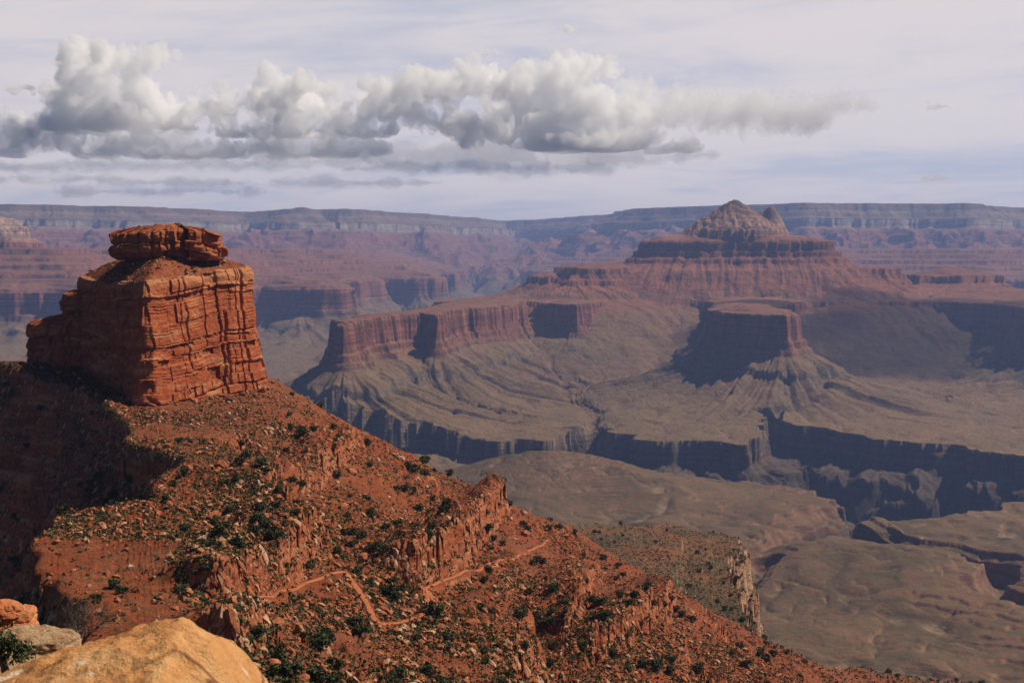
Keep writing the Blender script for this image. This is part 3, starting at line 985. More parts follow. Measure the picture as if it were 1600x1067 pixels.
# the ground is cut and levelled along the path
for p, z in TRAIL_PTS:
    box = (NX > p[:, 0].min() - 9) & (NX < p[:, 0].max() + 9) & (NY > p[:, 1].min() - 9) & (NY < p[:, 1].max() + 9)
    bx_, by_, bz_ = NX[box], NY[box], NZ[box]
    best, bz2 = np.full(bx_.shape, 1e9), np.zeros(bx_.shape)
    for (qx, qy), qz in zip(p, z):
        dd = np.hypot(bx_ - qx, by_ - qy)
        mm = dd < best
        best, bz2 = np.where(mm, dd, best), np.where(mm, qz, bz2)
    NZ[box] = bz_ + (1 - sstep(1.0, 2.8, best)) * (bz2 - 0.22 - bz_)

nm = mesh_np('red_ridge', np.stack([NX, NY, NZ], -1).reshape(-1, 3), grid_faces(*NX.shape), M_RIDGE, True)
tag(obj('red_ridge', nm), 'steep red ridge slope of ledges and scree falling from the near butte to a grey green bench', 'ridge', kind='structure')
# ================================================================== the near butte
def hash01(a, b, s=0):
    q = (np.asarray(a, np.int64) * 73856093) ^ (np.asarray(b, np.int64) * 19349663) ^ (int(s) * 83492791)
    q = (q ^ (q >> 13)) * 1274126177
    return ((q ^ (q >> 16)) & 0xFFFF).astype(f32) / 65535.0


def resample(pts, n, smooth):
    p = np.array(pts, float)
    q = np.vstack([p, p[:1]])
    L = np.hypot(*np.diff(q[:, :2], axis=0).T)
    c = np.concatenate([[0], np.cumsum(L)])
    t = np.linspace(0, c[-1], n, endpoint=False)
    out = np.stack([np.interp(t, c, q[:, i]) for i in range(q.shape[1])], -1)
    k = max(1, int(smooth / (c[-1] / n) * 2.5))
    g = np.exp(-0.5 * (np.arange(-k, k + 1) / (k / 2.5)) ** 2)
    g /= g.sum()
    w = np.concatenate([out[-k:], out, out[:k]])
    out = np.stack([np.convolve(w[:, i], g, 'valid') for i in range(q.shape[1])], -1)
    return out, t, c[-1]


def rock_wall(pts, zbase, ns, nz, seed, course=(0.8, 12.0), bw=(5, 28), step=0.9, block=0.7, groove=0.6, batter=0.1, rough=0.5, smooth=1.6, cracks=(), under=0.0, dome=0.0, ncap=40, dome_at=None, hmax=None, panel=13.0, bulge=2.2):
    """closed cliff round an outline of (x, y, top height): beds of jointed blocks, then the top"""
    P_, s, per = resample(pts, ns, smooth)
    tx = np.roll(P_, -2, 0) - np.roll(P_, 2, 0)
    nx, ny = tx[:, 1], -tx[:, 0]
    ln = np.hypot(nx, ny)
    nx, ny = nx / ln, ny / ln
    area = np.sum(P_[:, 0] * np.roll(P_[:, 1], -1) - np.roll(P_[:, 0], -1) * P_[:, 1])
    if area < 0:
        nx, ny = -nx, -ny
    rs = np.random.RandomState(seed)
    t = np.linspace(0, 1, nz)[:, None]
    top = P_[:, 2][None, :]
    Z = zbase + t * (top - zbase)
    S = np.broadcast_to(s[None, :], Z.shape)
    zr = Z - top + 0.5 * n2(S / 17.0, S * 0, seed) * 2 + 0.35 * n2(S / 5.0, S * 0 + 3, seed)
    edges = [0.0]
    while edges[-1] < (top.max() - zbase) + 12:
        edges.append(edges[-1] + course[0] + (course[1] - course[0]) * rs.rand() ** 2.0)
    edges = np.array(edges)
    depth = -zr + 4
    c = np.clip(np.searchsorted(edges, depth) - 1, 0, len(edges) - 2)
    dlo, dhi = depth - edges[c], edges[c + 1] - depth
    de = np.minimum(dlo, dhi)
    oc = hash01(c, c * 0 + 5, seed) * 2 - 1
    D = batter * (top - Z) + step * oc
    w = bw[0] + (bw[1] - bw[0]) * hash01(c, c * 0 + 9, seed) ** 2
    # tall panels that hold through many beds
    pan = (S + 2.0 * n2(Z / 9.0, S / 40.0, seed + 31)) / panel
    pan = pan + 0.35 * n2(pan, pan * 0, seed + 33)
    pi_ = np.floor(pan)
    pf = (pan - pi_) * panel
    pj = np.minimum(pf, panel - pf)
    D = D + step * 1.1 * (hash01(pi_, pi_ * 0 + 3, seed + 35) * 2 - 1) - groove * 1.5 * np.exp(-(pj / 0.4) ** 2) * (hash01(pi_, np.floor(Z / 16.0), seed + 37) > 0.4)
    cell = (S + 37.0 * hash01(c, c * 0 + 2, seed)) / w
    cell = cell + 0.22 * n2(cell, c * 3.1, seed + 1)
    ci = np.floor(cell)
    cf = (cell - ci) * w
    cj = np.minimum(cf, w - cf)
    D = D + block * (hash01(ci, c, seed + 7) * 2 - 1) * sstep(0, 0.25, de)
    fz = zr / 0.75 + 0.5 * n2(S / 9.0, zr / 3.0, seed + 51)
    D = D + 0.28 * step * (hash01(np.floor(fz), np.floor(fz) * 0, seed + 53) * 2 - 1) * sstep(-.4, .3, n2(S / 14.0, zr / 6.0, seed + 55))
    # part of each block has broken away
    D = D - block * 1.3 * (hash01(ci, c, seed + 17) > 0.9)
    D = D - groove * np.exp(-(de / 0.28) ** 2) * (0.1 + 1.2 * hash01(c, ci * 0 + 1, seed + 3)) * (0.15 + 1.1 * sstep(-.25, .35, n2(S / 13.0, c * 1.7, seed + 41))) - groove * 0.8 * np.exp(-(cj / 0.24) ** 2) * (hash01(ci, c, seed + 11) > 0.68)
    X0, Y0 = P_[:, 0][None, :], P_[:, 1][None, :]
    D = D + rough * 1.5 * fbm3(X0 / 9, Y0 / 9, Z / 7, 3, seed) + rough * 0.5 * fbm3(X0 / 2.2, Y0 / 2.2, Z / 1.5, 3, seed + 2)
    D = D + bulge * fbm3(X0 / 19, Y0 / 19, Z / 30, 2, seed + 61)
    for cs, wd, dp, z0, z1 in cracks:
        dd = np.abs((S - cs * per + 0.8 * n2(Z / 4.0, Z * 0, seed + cs) + per / 2) % per - per / 2)
        D = D - dp * np.exp(-(dd / wd) ** 2) * sstep(z0, z0 + 3, Z) * (1 - sstep(z1 - 3, z1, Z))
    if under:
        D = D - under * (1 - sstep(0.0, 0.22, t)) ** 1.5 - under * 0.35 * np.exp(-((t - 0.55) / 0.07) ** 2)
    D = D - 0.8 * sstep(0.965, 1.0, t) * np.ones_like(D)
    if hmax is not None:
        D = np.where(Z > hmax[0], D - hmax[1], D)
    X, Y = X0 + nx * D, Y0 + ny * D
    rows = [np.stack([X, Y, Z], -1)]
    cx, cy_ = (X[-1].mean(), Y[-1].mean()) if dome_at is None else dome_at
    zt = Z[-1]
    for j in range(1, ncap + 1):
        k = j / ncap
        f = 1 - k
        xx, yy = cx + (X[-1] - cx) * f, cy_ + (Y[-1] - cy_) * f
        zz = zt * f + zt.mean() * k + dome * (k * (2 - k)) ** 0.9 + 0.5 * rough * fbm(xx / 5, yy / 5, 3, seed + 4.0) + 0.25 * rough * n2(xx / 1.3, yy / 1.3, seed + 5.0)
        rows.append(np.stack([xx, yy, zz], -1)[None])
    V = np.concatenate(rows, 0)
    nr = V.shape[0]
    a = np.arange(nr * ns, dtype=np.int32).reshape(nr, ns)
    b = np.roll(a, -1, 1)
    F = np.stack([a[:-1], b[:-1], b[1:], a[1:]], -1).reshape(-1, 4)
    if area < 0:
        F = F[:, ::-1]
    return V.reshape(-1, 3), F


def rock_material(name, red, mid, pale, pale_top=None, scale=1.0, dark=0.55, bump=0.5):
    m, nt, b = new_mat(name)
    T = NT(nt)
    geo = T.n('ShaderNodeNewGeometry')
    P = geo.outputs['Position']
    sp = T.n('ShaderNodeSeparateXYZ')
    T.l(P, sp.inputs[0])
    c = T.ramp(T.noise(T.vmul(P, (0.05 * scale, 0.05 * scale, 0.22 * scale)), 1.0, 6, 0.62), [(0.3, red), (0.52, mid), (0.72, pale)])
    c = T.mix(T.range(T.noise(T.vmul(P, (0.45 * scale, 0.45 * scale, 0.05 * scale)), 1.0, 5, 0.65), 0.52, 0.72, 0, dark), c, tuple(q * 0.4 for q in red))
    c = T.mix(T.range(T.noise(P, 0.35 * scale, 6, 0.7), 0.52, 0.66, 0, 0.55), c, pale)
    if pale_top:
        c = T.mix(T.math('MULTIPLY', T.range(T.math('ADD', sp.outputs['Z'], T.math('MULTIPLY', T.noise(P, 0.1, 4), 6)), pale_top[0], pale_top[1]), 0.65), c, pale)
    T.l(c, b.inputs['Base Color'])
    hg = T.math('ADD', T.noise(T.vmul(P, (1, 1, 2)), 0.9 * scale, 6, 0.7), T.math('MULTIPLY', T.noise(P, 0.25 * scale, 3), 1.5))
    T.l(T.bump(hg, bump, 0.9 / scale), b.inputs['Normal'])
    return m


RED, ORANGE, TAN = (0.23, 0.048, 0.017), (0.34, 0.080, 0.027), (0.46, 0.22, 0.10)
M_CLIFF = rock_material('butte_cliff_rock', RED, ORANGE, TAN, (-17, -10))
M_CAP = rock_material('cap_rock_red', (0.24, 0.060, 0.022), (0.34, 0.092, 0.033), (0.40, 0.17, 0.085), scale=0.8)

butte = bpy.data.objects.new('red_butte', None)
link(butte)
tag(butte, 'tall red sandstone butte with sheer walls and an overhanging caprock on the near ridge', 'butte')

WALL = [(-176, 640, -14), (-167, 660, -13), (-154, 690, -10), (-141, 720, -8.5), (-152, 770, -8), (-195, 800, -8), (-228, 775, -10), (-236, 730, -13), (-222, 704, -15), (-206, 684, -16), (-190, 662, -15)]
v, f = rock_wall(WALL, -104, 1500, 330, 3, batter=0.10, step=0.8, block=0.7, rough=0.55, smooth=1.3,
                 cracks=[(0.155, 1.0, 3.2, -70, -30), (0.075, 0.5, 1.6, -60, -8), (0.115, 0.35, 1.2, -50, -8), (0.185, 0.5, 1.8, -90, -8), (0.2, 0.7, 2.2, -60, 0), (0.9, 0.8, 2.0, -80, -10), (0.82, 1.2, 2.5, -80, -10), (0.72, 1.0, 3, -60, 0)], dome=3.0, ncap=30)
obj('cliff', mesh_np('cliff', v, f, M_CLIFF, False), butte)
V_FOOT, _, _ = resample(WALL, 400, 2.0)
SHOULDER = [(-196, 680, -34), (-218, 692, -36), (-240, 702, -37), (-256, 712, -39), (-262, 722, -38), (-258, 738, -38), (-235, 760, -30), (-205, 730, -30)]
v, f = rock_wall(SHOULDER, -100, 620, 200, 11, batter=0.05, step=1.5, block=1.1, rough=0.9, smooth=1.5, dome=3.0, ncap=20, under=5.0, cracks=[(0.3, 1.0, 2.5, -80, -40), (0.2, 1.2, 2, -90, -40)])
obj('shoulder', mesh_np('shoulder', v, f, M_CLIFF, False), butte)
UPPER = [(-206, 690, -23), (-226, 702, -22), (-241, 714, -23), (-243, 724, -22), (-236, 740, -20), (-212, 730, -20)]
v, f = rock_wall(UPPER, -60, 420, 130, 15, batter=0.10, step=1.3, block=0.9, rough=0.7, smooth=1.2, dome=2.0, ncap=14)
obj('upper_ledge', mesh_np('upper_ledge', v, f, M_CLIFF, False), butte)
CAP = [(-203, 678, 9.4), (-188, 673, 9.6), (-178, 676, 10.4), (-174, 682, 10.9), (-162, 680, 10.6), (-153, 688, 9.6), (-149, 697, 8.0), (-151, 712, 8.9), (-170, 722, 9.4), (-198, 712, 9.4), (-207, 694, 9.0)]
CAP = [(-176 + (x + 176) * 0.93, 694 + (y - 694) * 0.93, z) for x, y, z in CAP]
v, f = rock_wall(CAP, -4.6, 760, 120, 23, course=(3.4, 6.0), bw=(5, 15), step=1.5, block=1.8, groove=1.3, batter=-0.02, rough=1.1, smooth=1.6, under=3.2, dome=4.4, ncap=26, cracks=[(0.235, 1.6, 4.0, -9, 14), (0.13, 0.7, 1.6, -9, 14)], dome_at=(-178, 694))
V_CAPTOP = v.reshape(-1, 760, 3)[120:]
obj('cap_rock', mesh_np('cap_rock', v, f, M_CAP, False), butte)
# rubble apron between the cliff edge and the cap
ring, _, _ = resample(WALL, 500, 2.5)
c0 = np.array([-178.0, 702.0])
rows = []
for j in range(60):
    k = j / 59
    xy = c0 + (ring[:, :2] - c0) * (1.0 - 0.75 * k)
    zz = ring[:, 2] - 0.6 + (np.interp(k, [0, .06, .5, 1], [0, .1, .8, 1])) * (-2.6 - ring[:, 2] + 0.6)
    zz = zz + 0.7 * fbm(xy[:, 0] / 6, xy[:, 1] / 6, 3, 81.0) + 0.3 * n2(xy[:, 0] / 1.5, xy[:, 1] / 1.5, 82.0)
    rows.append(np.column_stack([xy, zz]))
V = np.stack(rows)
V_APRON = V
a = np.arange(60 * 500, dtype=np.int32).reshape(60, 500)
b_ = np.roll(a, -1, 1)
obj('rubble_apron', mesh_np('rubble_apron', V.reshape(-1, 3), np.stack([a[:-1], b_[:-1], b_[1:], a[1:]], -1).reshape(-1, 4), M_RIDGE, True), butte)
# ================================================================== trail, rocks and plants of the near ridge
rnd = random.Random(11)
rsn = np.random.RandomState(12)


M_ROCK_R = flat_mat('red_boulder_rock', [(0.21, 0.060, 0.025), (0.31, 0.105, 0.046), (0.40, 0.18, 0.095)], 0.35, bump=0.6, dist=0.3)
M_ROCK_P = flat_mat('pale_boulder_rock', [(0.32, 0.15, 0.08), (0.42, 0.235, 0.135), (0.50, 0.33, 0.21)], 0.35, bump=0.6, dist=0.3)
M_JUNIPER = flat_mat('juniper_green', [(0.024, 0.038, 0.015), (0.040, 0.058, 0.023), (0.066, 0.082, 0.033)], 0.9)
M_JUNI2 = flat_mat('juniper_olive', [(0.042, 0.052, 0.020), (0.068, 0.078, 0.031), (0.105, 0.105, 0.045)], 0.9)
M_SAGE = flat_mat('sage_green', [(0.044, 0.052, 0.019), (0.068, 0.074, 0.027), (0.105, 0.10, 0.04)], 0.5)
M_STRAW = flat_mat('dry_grass', [(0.13, 0.10, 0.042), (0.18, 0.135, 0.06), (0.23, 0.17, 0.08)], 0.5)
M_BARK = flat_mat('grey_bark', [(0.09, 0.065, 0.05), (0.13, 0.10, 0.08), (0.18, 0.14, 0.11)], 4.0)

# --- where the ridge can be seen
ANG = NZ / np.hypot(NX, NY)
SEEN = ANG >= np.maximum.accumulate(ANG, 0) - 2e-4
SEEN &= (np.abs(np.arctan2(NX, NY)) < math.radians(21.5)) & (NY > 170) & (NY < 1330) & (ANG > -0.335)
GX, GY = np.gradient(NZ, axis=0), np.hypot(np.gradient(NX, axis=0), np.gradient(NY, axis=0))
STEEP = np.abs(GX) / np.maximum(GY, 1e-3)
SX, SY, SZ, SST = NX[SEEN], NY[SEEN], NZ[SEEN], STEEP[SEEN]
SROW = GY[SEEN]
SEGD, SEGZ, SEGW = side_dist(SX, SY, CREST, CREST_W)
BARE = (SEGD < SEGW) & (SEGD > -3) & (SY < 345)
tr = np.full(SX.shape, 1e9)
for p in TRAIL_XY:
    for q in p[::3]:
        tr = np.minimum(tr, np.hypot(SX - q[0], SY - q[1]))


def pick(n, ok, weight=None):
    idx = np.nonzero(ok)[0]
    w = None
    if weight is not None:
        w = weight[idx].astype(float)
        w /= w.sum()
    return rsn.choice(idx, n, replace=True, p=w)


DANG = np.abs(np.gradient(ANG, axis=0))[SEEN]
DANG = np.minimum(DANG, np.percentile(DANG, 97)) + 1e-7
CLUMP = DANG * np.clip(0.6 + 0.9 * fbm(SX / 45, SY / 45, 3, 95.0), 0.1, 2)


# --- rocks
def rock_shape(seed, n=2, flat=0.7):
    rs = np.random.RandomState(seed)
    V, F = ico(n)
    V = V * np.array([1.0, rs.uniform(.55, .9), rs.uniform(.4, .75) * flat / 0.7])
    for _ in range(9):
        d = rs.randn(3)
        d[2] *= .6
        d /= np.linalg.norm(d)
        lim = rs.uniform(0.32, 0.62)
        s = V @ d
        V = V - np.maximum(s - lim, 0)[:, None] * d * 0.92
    V = V + 0.05 * rs.randn(*V.shape)
    return V, F


def ico(n):
    import bmesh
    bm = bmesh.new()
    bmesh.ops.create_icosphere(bm, subdivisions=n, radius=1.0)
    V = np.array([v.co[:] for v in bm.verts])
    F = np.array([[v.index for v in f.verts] for f in bm.faces])
    bm.free()
    return V, F


def tilt(x, y, r=1.5):
    h = h_near(np.array([[x - r, x + r, x, x]]), np.array([[y, y, y - r, y + r]]))[0]
    nrm = Vector((-(h[1] - h[0]) / (2 * r), -(h[3] - h[2]) / (2 * r), 1)).normalized()
    return nrm, float(h.mean())


def zone(x, y, z):
    u = U0 + x / y * F_PX
    if z < -222:
        return 'on the grey green bench beyond the red slope'
    if y < 340 and u < 360:
        return 'beside the bare saddle in front of the butte'
    if y > 600 and u < 480:
        return 'on the slope at the foot of the red butte'
    if u < 480:
        return 'on the red slope between saddle and butte'
    if v_of(y, z) > 930:
        return 'on the rubble slope below the trail'
    return 'on the red slope above the trail'


def v_of(y, z):
    return V_H - z / y * F_PX


ROCKS = {}
for key, mt in (('red', M_ROCK_R), ('pale', M_ROCK_P)):
    ROCKS[key] = [mesh_np('boulder', *rock_shape(100 + i + (50 if key == 'pale' else 0)), mt) for i in range(9)]
cand = pick(280, (~BARE) & (SST < 1.2) & (tr > 2.5) & (SZ > -228), CLUMP)
for i, k in enumerate(cand):
    x, y = SX[k] + rnd.uniform(-.5, .5), SY[k] + rnd.uniform(-.5, .5)
    s = min(3.2, 0.75 * (1 - rnd.random()) ** -0.42) * (0.7 + y / 1500)
    nrm, z = tilt(x, y)
    pale = rnd.random() < 0.16
    o = obj('boulder', rnd.choice(ROCKS['pale' if pale else 'red']))
    q = nrm.to_track_quat('Z', 'Y')
    o.rotation_mode = 'QUATERNION'
    o.rotation_quaternion = q @ Vector((rnd.gauss(0, .25), rnd.gauss(0, .25), 1)).to_track_quat('Z', 'Y') @ Vector((math.cos(i * 2.4), math.sin(i * 2.4), 0)).to_track_quat('X', 'Z')
    o.scale = (s, s, s)
    o.location = (x, y, z + 0.12 * s)
    zn = zone(x, y, z)
    tag(o, '%s %s boulder lying %s' % ('large' if s > 1.6 else 'small', 'pale' if pale else 'red', zn), 'boulder', 'boulders scattered over the red ridge')


# blocks fallen from the butte lie along its foot
for i, (t_, off) in enumerate([(0.02, 5), (0.045, 4), (0.06, 9), (0.085, 5), (0.11, 7), (0.13, 4), (0.15, 8), (0.165, 5), (0.18, 9), (0.2, 5), (0.215, 4), (0.985, 4), (0.965, 6), (0.94, 9)]):
    q = V_FOOT[int(t_ * len(V_FOOT)) % len(V_FOOT)]
    w = np.array([q[0] + 178, q[1] - 705])
    w = w / np.hypot(*w)
    x, y = q[0] + w[0] * (off + 7), q[1] + w[1] * (off + 7)
    o = obj('boulder', rnd.choice(ROCKS['red']))
    s = rnd.uniform(1.5, 3.6)
    o.scale = (s, s * rnd.uniform(.7, 1), s * rnd.uniform(.6, 1))
    o.rotation_euler = (rnd.uniform(-.3, .3), rnd.uniform(-.3, .3), rnd.uniform(0, 6))
    o.location = (x, y, ground_z(x, y) + .2 * s)
    tag(o, 'large red block fallen at the foot of the butte wall', 'boulder', 'blocks at the foot of the butte')


def merge_scatter(name, shapes, ids, size, sink, mats, flat=True, align=True, zs=1.0):
    """many small copies in one mesh, standing on the ridge"""
    vs, fs, ms, k = [], [], [], 0
    jr = rsn.uniform(-.6, .6, len(ids)) * np.clip(SROW[ids], .6, 25) / np.hypot(SX[ids], SY[ids])
    x, y = SX[ids] * (1 + jr) + rsn.uniform(-.6, .6, len(ids)), SY[ids] * (1 + jr) + rsn.uniform(-.6, .6, len(ids))
    z = h_near(x[None], y[None])[0]
    gx = (h_near(x[None] + .8, y[None])[0] - h_near(x[None] - .8, y[None])[0]) / 1.6
    gy = (h_near(x[None], y[None] + .8)[0] - h_near(x[None], y[None] - .8)[0]) / 1.6
    for i in range(len(ids)):
        V, F = shapes[rsn.randint(len(shapes))]
        a = rsn.uniform(0, 2 * PI)
        s = size(i)
        c, sn_ = math.cos(a) * s, math.sin(a) * s
        W = np.stack([V[:, 0] * c - V[:, 1] * sn_, V[:, 0] * sn_ + V[:, 1] * c, V[:, 2] * s * zs], -1)
        if align:
            W[:, 2] += W[:, 0] * np.clip(gx[i], -1.2, 1.2) + W[:, 1] * np.clip(gy[i], -1.2, 1.2)
        W += (x[i], y[i], z[i] + sink * s)
        vs.append(W)
        fs.append(F + k)
        ms.append(np.full(len(F), rsn.randint(len(mats)), np.int32))
        k += len(V)
    me = mesh_np(name, np.concatenate(vs), np.concatenate(fs))
    for m_ in mats:
        me.materials.append(m_)
    me.polygons.foreach_set('material_index', np.concatenate(ms))
    return obj(name, me)


chips = [rock_shape(300 + i, 1) for i in range(12)]
ids = np.concatenate([pick(30000, (~BARE) & (tr > 1.6) & (SZ > -230), CLUMP), pick(3500, (~BARE) & (SZ <= -230), DANG), pick(250, BARE & (tr > 1.5), DANG)])
tag(merge_scatter('rubble', chips, ids, lambda i: min(1.7, 0.30 * (1 - rsn.rand()) ** -0.5), 0.1, [M_ROCK_R, M_ROCK_R, M_ROCK_R, M_ROCK_P]), 'loose red and pale rubble strewn over the ridge slope', 'rubble', kind='stuff')


# --- plants
def leaf_ball(seed, n, blobs, leaf, squash=1.0):
    """a crown of many small leaf faces spread through a few uneven clumps"""
    rs = np.random.RandomState(seed)
    cs = [(rs.uniform(-.55, .55), rs.uniform(-.55, .55), rs.uniform(0.15, 1.0) * squash, rs.uniform(.28, .55)) for _ in range(blobs)]
    vs, fs = [], []
    for i in range(n):
        c = cs[rs.randint(blobs)]
        d = rs.randn(3)
        d /= np.linalg.norm(d)
        p = np.array(c[:3]) + d * c[3] * rs.rand() ** 0.45 * np.array([1, 1, .8])
        a, b = rs.randn(3), rs.randn(3)
        a /= np.linalg.norm(a)
        b -= a * (a @ b)
        b /= np.linalg.norm(b)
        L = leaf * rs.uniform(.6, 1.4)
        k = len(vs)
        vs += [p - a * L, p + b * L * .6, p + a * L, p - b * L * .6]
        fs.append([k, k + 1, k + 2, k + 3])
    return np.array(vs), np.array(fs)


def tube(pts, rad, sides=6):
    vs, fs = [], []
    for i, (p, r) in enumerate(zip(pts, rad)):
        p = Vector(p)
        d = (Vector(pts[min(i + 1, len(pts) - 1)]) - Vector(pts[max(i - 1, 0)])).normalized()
        u = d.orthogonal().normalized()
        w = d.cross(u)
        for j in range(sides):
            t = 2 * PI * j / sides
            vs.append(tuple(p + u * math.cos(t) * r + w * math.sin(t) * r))
    for i in range(len(pts) - 1):
        for j in range(sides):
            a, b = i * sides + j, i * sides + (j + 1) % sides
            fs.append([a, b, b + sides, a + sides])
    return vs, fs


def trunk_shape(seed):
    rs = random.Random(seed)
    vs, fs = [], []

    def add(p, r):
        v, f = tube(p, r)
        k = len(vs)
        vs.extend(v)
        fs.extend([[a + k for a in q] for q in f])
    x, y, pts = 0.0, 0.0, []
    for i in range(5):
        pts.append((x, y, -0.25 + i * 0.24))
        x += rs.uniform(-.09, .09)
        y += rs.uniform(-.09, .09)
    add(pts, [0.13, 0.11, 0.09, 0.065, 0.03])
    for i in range(5):
        a = rs.uniform(0, 2 * PI)
        b = pts[rs.choice((1, 2, 3))]
        e = (b[0] + .45 * math.cos(a), b[1] + .45 * math.sin(a), b[2] + rs.uniform(.2, .5))
        mid = tuple((p + q) / 2 + rs.uniform(-.05, .05) for p, q in zip(b, e))
        add([b, mid, e], [.05, .035, .015])
    return np.array(vs), np.array(fs)


CROWNS = [mesh_np('crown', *leaf_ball(400 + i, 620, 11, 0.12), M_JUNIPER if i % 3 == 0 else M_JUNI2) for i in range(8)]
TRUNKS = [mesh_np('trunk', *trunk_shape(420 + i), M_BARK, True) for i in range(3)]
SEEN_TREES = [(325, 602, 3.2), (447, 574, 3.4), (456, 577, 3.0), (580, 664, 3.4), (600, 668, 4.2), (612, 676, 4.0), (628, 678, 3.4), (470, 678, 4.4), (487, 672, 3.2), (660, 722, 4.6), (648, 738, 5.2), (636, 732, 4.6), (662, 742, 4.2), (700, 742, 4.4), (735, 745, 4.6), (748, 740, 3.4),
              (355, 802, 3.0), (408, 826, 3.0), (545, 836, 3.2), (562, 842, 3.4), (537, 838, 3.0), (600, 832, 3.0), (630, 766, 3.6), (645, 768, 3.0), (695, 792, 3.4), (692, 800, 3.0), (668, 860, 3.2), (480, 890, 2.8), (583, 862, 3.0), (525, 868, 2.6), (608, 934, 4.0), (622, 928, 3.0),
              (505, 1008, 4.4), (495, 1020, 3.6), (550, 985, 3.6), (560, 1000, 3.2), (676, 966, 3.8), (668, 962, 3.0), (762, 897, 2.8), (840, 880, 3.4), (832, 886, 2.8), (785, 853, 2.4), (763, 828, 3.6), (770, 845, 3.2), (818, 823, 3.2), (825, 828, 3.0), (760, 806, 2.6),
              (815, 962, 3.2), (863, 930, 3.6), (868, 925, 3.0), (930, 948, 3.6), (860, 985, 3.0), (955, 1030, 3.4), (912, 1018, 3.0), (1030, 1055, 3.4), (1010, 1050, 3.0), (1052, 1058, 2.8), (985, 1058, 3.4), (1085, 975, 4.0), (1070, 968, 3.6), (1060, 960, 3.2), (1098, 1050, 2.6),
              (970, 936, 2.8), (945, 876, 3.6), (968, 888, 3.2), (995, 935, 3.0), (1015, 918, 3.2), (1165, 1018, 3.6), (1195, 1030, 4.4), (1205, 1040, 3.6), (1235, 1028, 3.6), (1265, 1027, 3.0), (875, 828, 3.6), (860, 830, 3.2), (900, 835, 3.4), (1027, 850, 3.4), (1085, 812, 3.6), (1045, 830, 3.0),
              (120, 760, 3.0), (60, 640, 3.4), (200, 755, 3.0), (170, 920, 2.0), (180, 930, 1.8), (140, 945, 2.0), (7, 603, 3.6), (300, 905, 1.8), (317, 900, 1.8), (325, 858, 2.2), (370, 860, 2.4), (470, 760, 2.4), (430, 770, 2.6), (427, 795, 2.4)]
TG = 'junipers dotted over the red ridge'
spots = []
for u, v, h in SEEN_TREES:
    g = ground_at(u, v + 4)
    if g:
        spots.append((g[0], g[1], h * 1.1))
for k in pick(150, (~BARE) & (SST < 1.1) & (tr > 5) & (SZ > -228), CLUMP):
    spots.append((SX[k], SY[k], rnd.uniform(1.9, 3.8)))
for k in pick(45, SZ <= -228, DANG):
    spots.append((SX[k], SY[k], rnd.uniform(2.2, 4.2)))
for i, (x, y, h) in enumerate(spots):
    z = ground_z(x, y)
    t = bpy.data.objects.new('juniper', None)
    link(t)
    t.location = (x, y, z)
    t.rotation_euler = (rnd.uniform(-.08, .08), rnd.uniform(-.08, .08), rnd.uniform(0, 6.28))
    s = h * rnd.uniform(.62, .78)
    t.scale = (s * rnd.uniform(.9, 1.25), s * rnd.uniform(.9, 1.25), s)
    obj('crown', CROWNS[rnd.randrange(8)], t)
    obj('trunk', TRUNKS[rnd.randrange(3)], t)
    tag(t, '%s dark green juniper growing %s' % ('tall' if h > 3 else 'low' if h < 2.2 else 'bushy', zone(x, y, z)), 'tree', TG)

BUSHES = [mesh_np('bush', *leaf_ball(500 + i, 90, 5, 0.16, 0.7), M_SAGE) for i in range(6)]
for k in pick(235, (SST < 1.2) & (tr > 1.8) & (SZ > -228) & (~BARE), CLUMP):
    x, y = SX[k], SY[k]
    z = ground_z(x, y)
    o = obj('desert_bush', rnd.choice(BUSHES))
    s = rnd.uniform(.9, 1.7) * (0.75 + y / 1800)
    o.scale = (s, s, s * rnd.uniform(.6, .9))
    o.rotation_euler = (0, 0, rnd.uniform(0, 6.28))
    o.location = (x, y, z - .05)
    tag(o, '%s olive green bush growing %s' % ('wide' if s > 1.4 else 'small', zone(x, y, z)), 'bush', 'olive bushes on the red ridge')
tufts = [leaf_ball(540 + i, 14, 3, 0.42, 0.6) for i in range(10)]
ids = np.concatenate([pick(34000, (SST < 1.3) & (tr > 1.4) & (SZ > -228) & (~BARE), CLUMP), pick(200, BARE & (tr > 1.4), DANG), pick(4200, SZ <= -228, DANG)])
szs = np.where(SZ[ids] < -228, 0.95, 0.66) * rsn.uniform(.6, 1.4, len(ids))
tag(merge_scatter('low_scrub', tufts, ids, lambda i: szs[i], 0.0, [M_SAGE, M_SAGE, M_JUNI2, M_STRAW], align=False), 'low grey green scrub and grass tufts covering ridge and bench', 'scrub', kind='stuff')

# --- rubble and plants on the butte's apron and cap
def apron_z(k, i):
    return V_APRON[k, i]


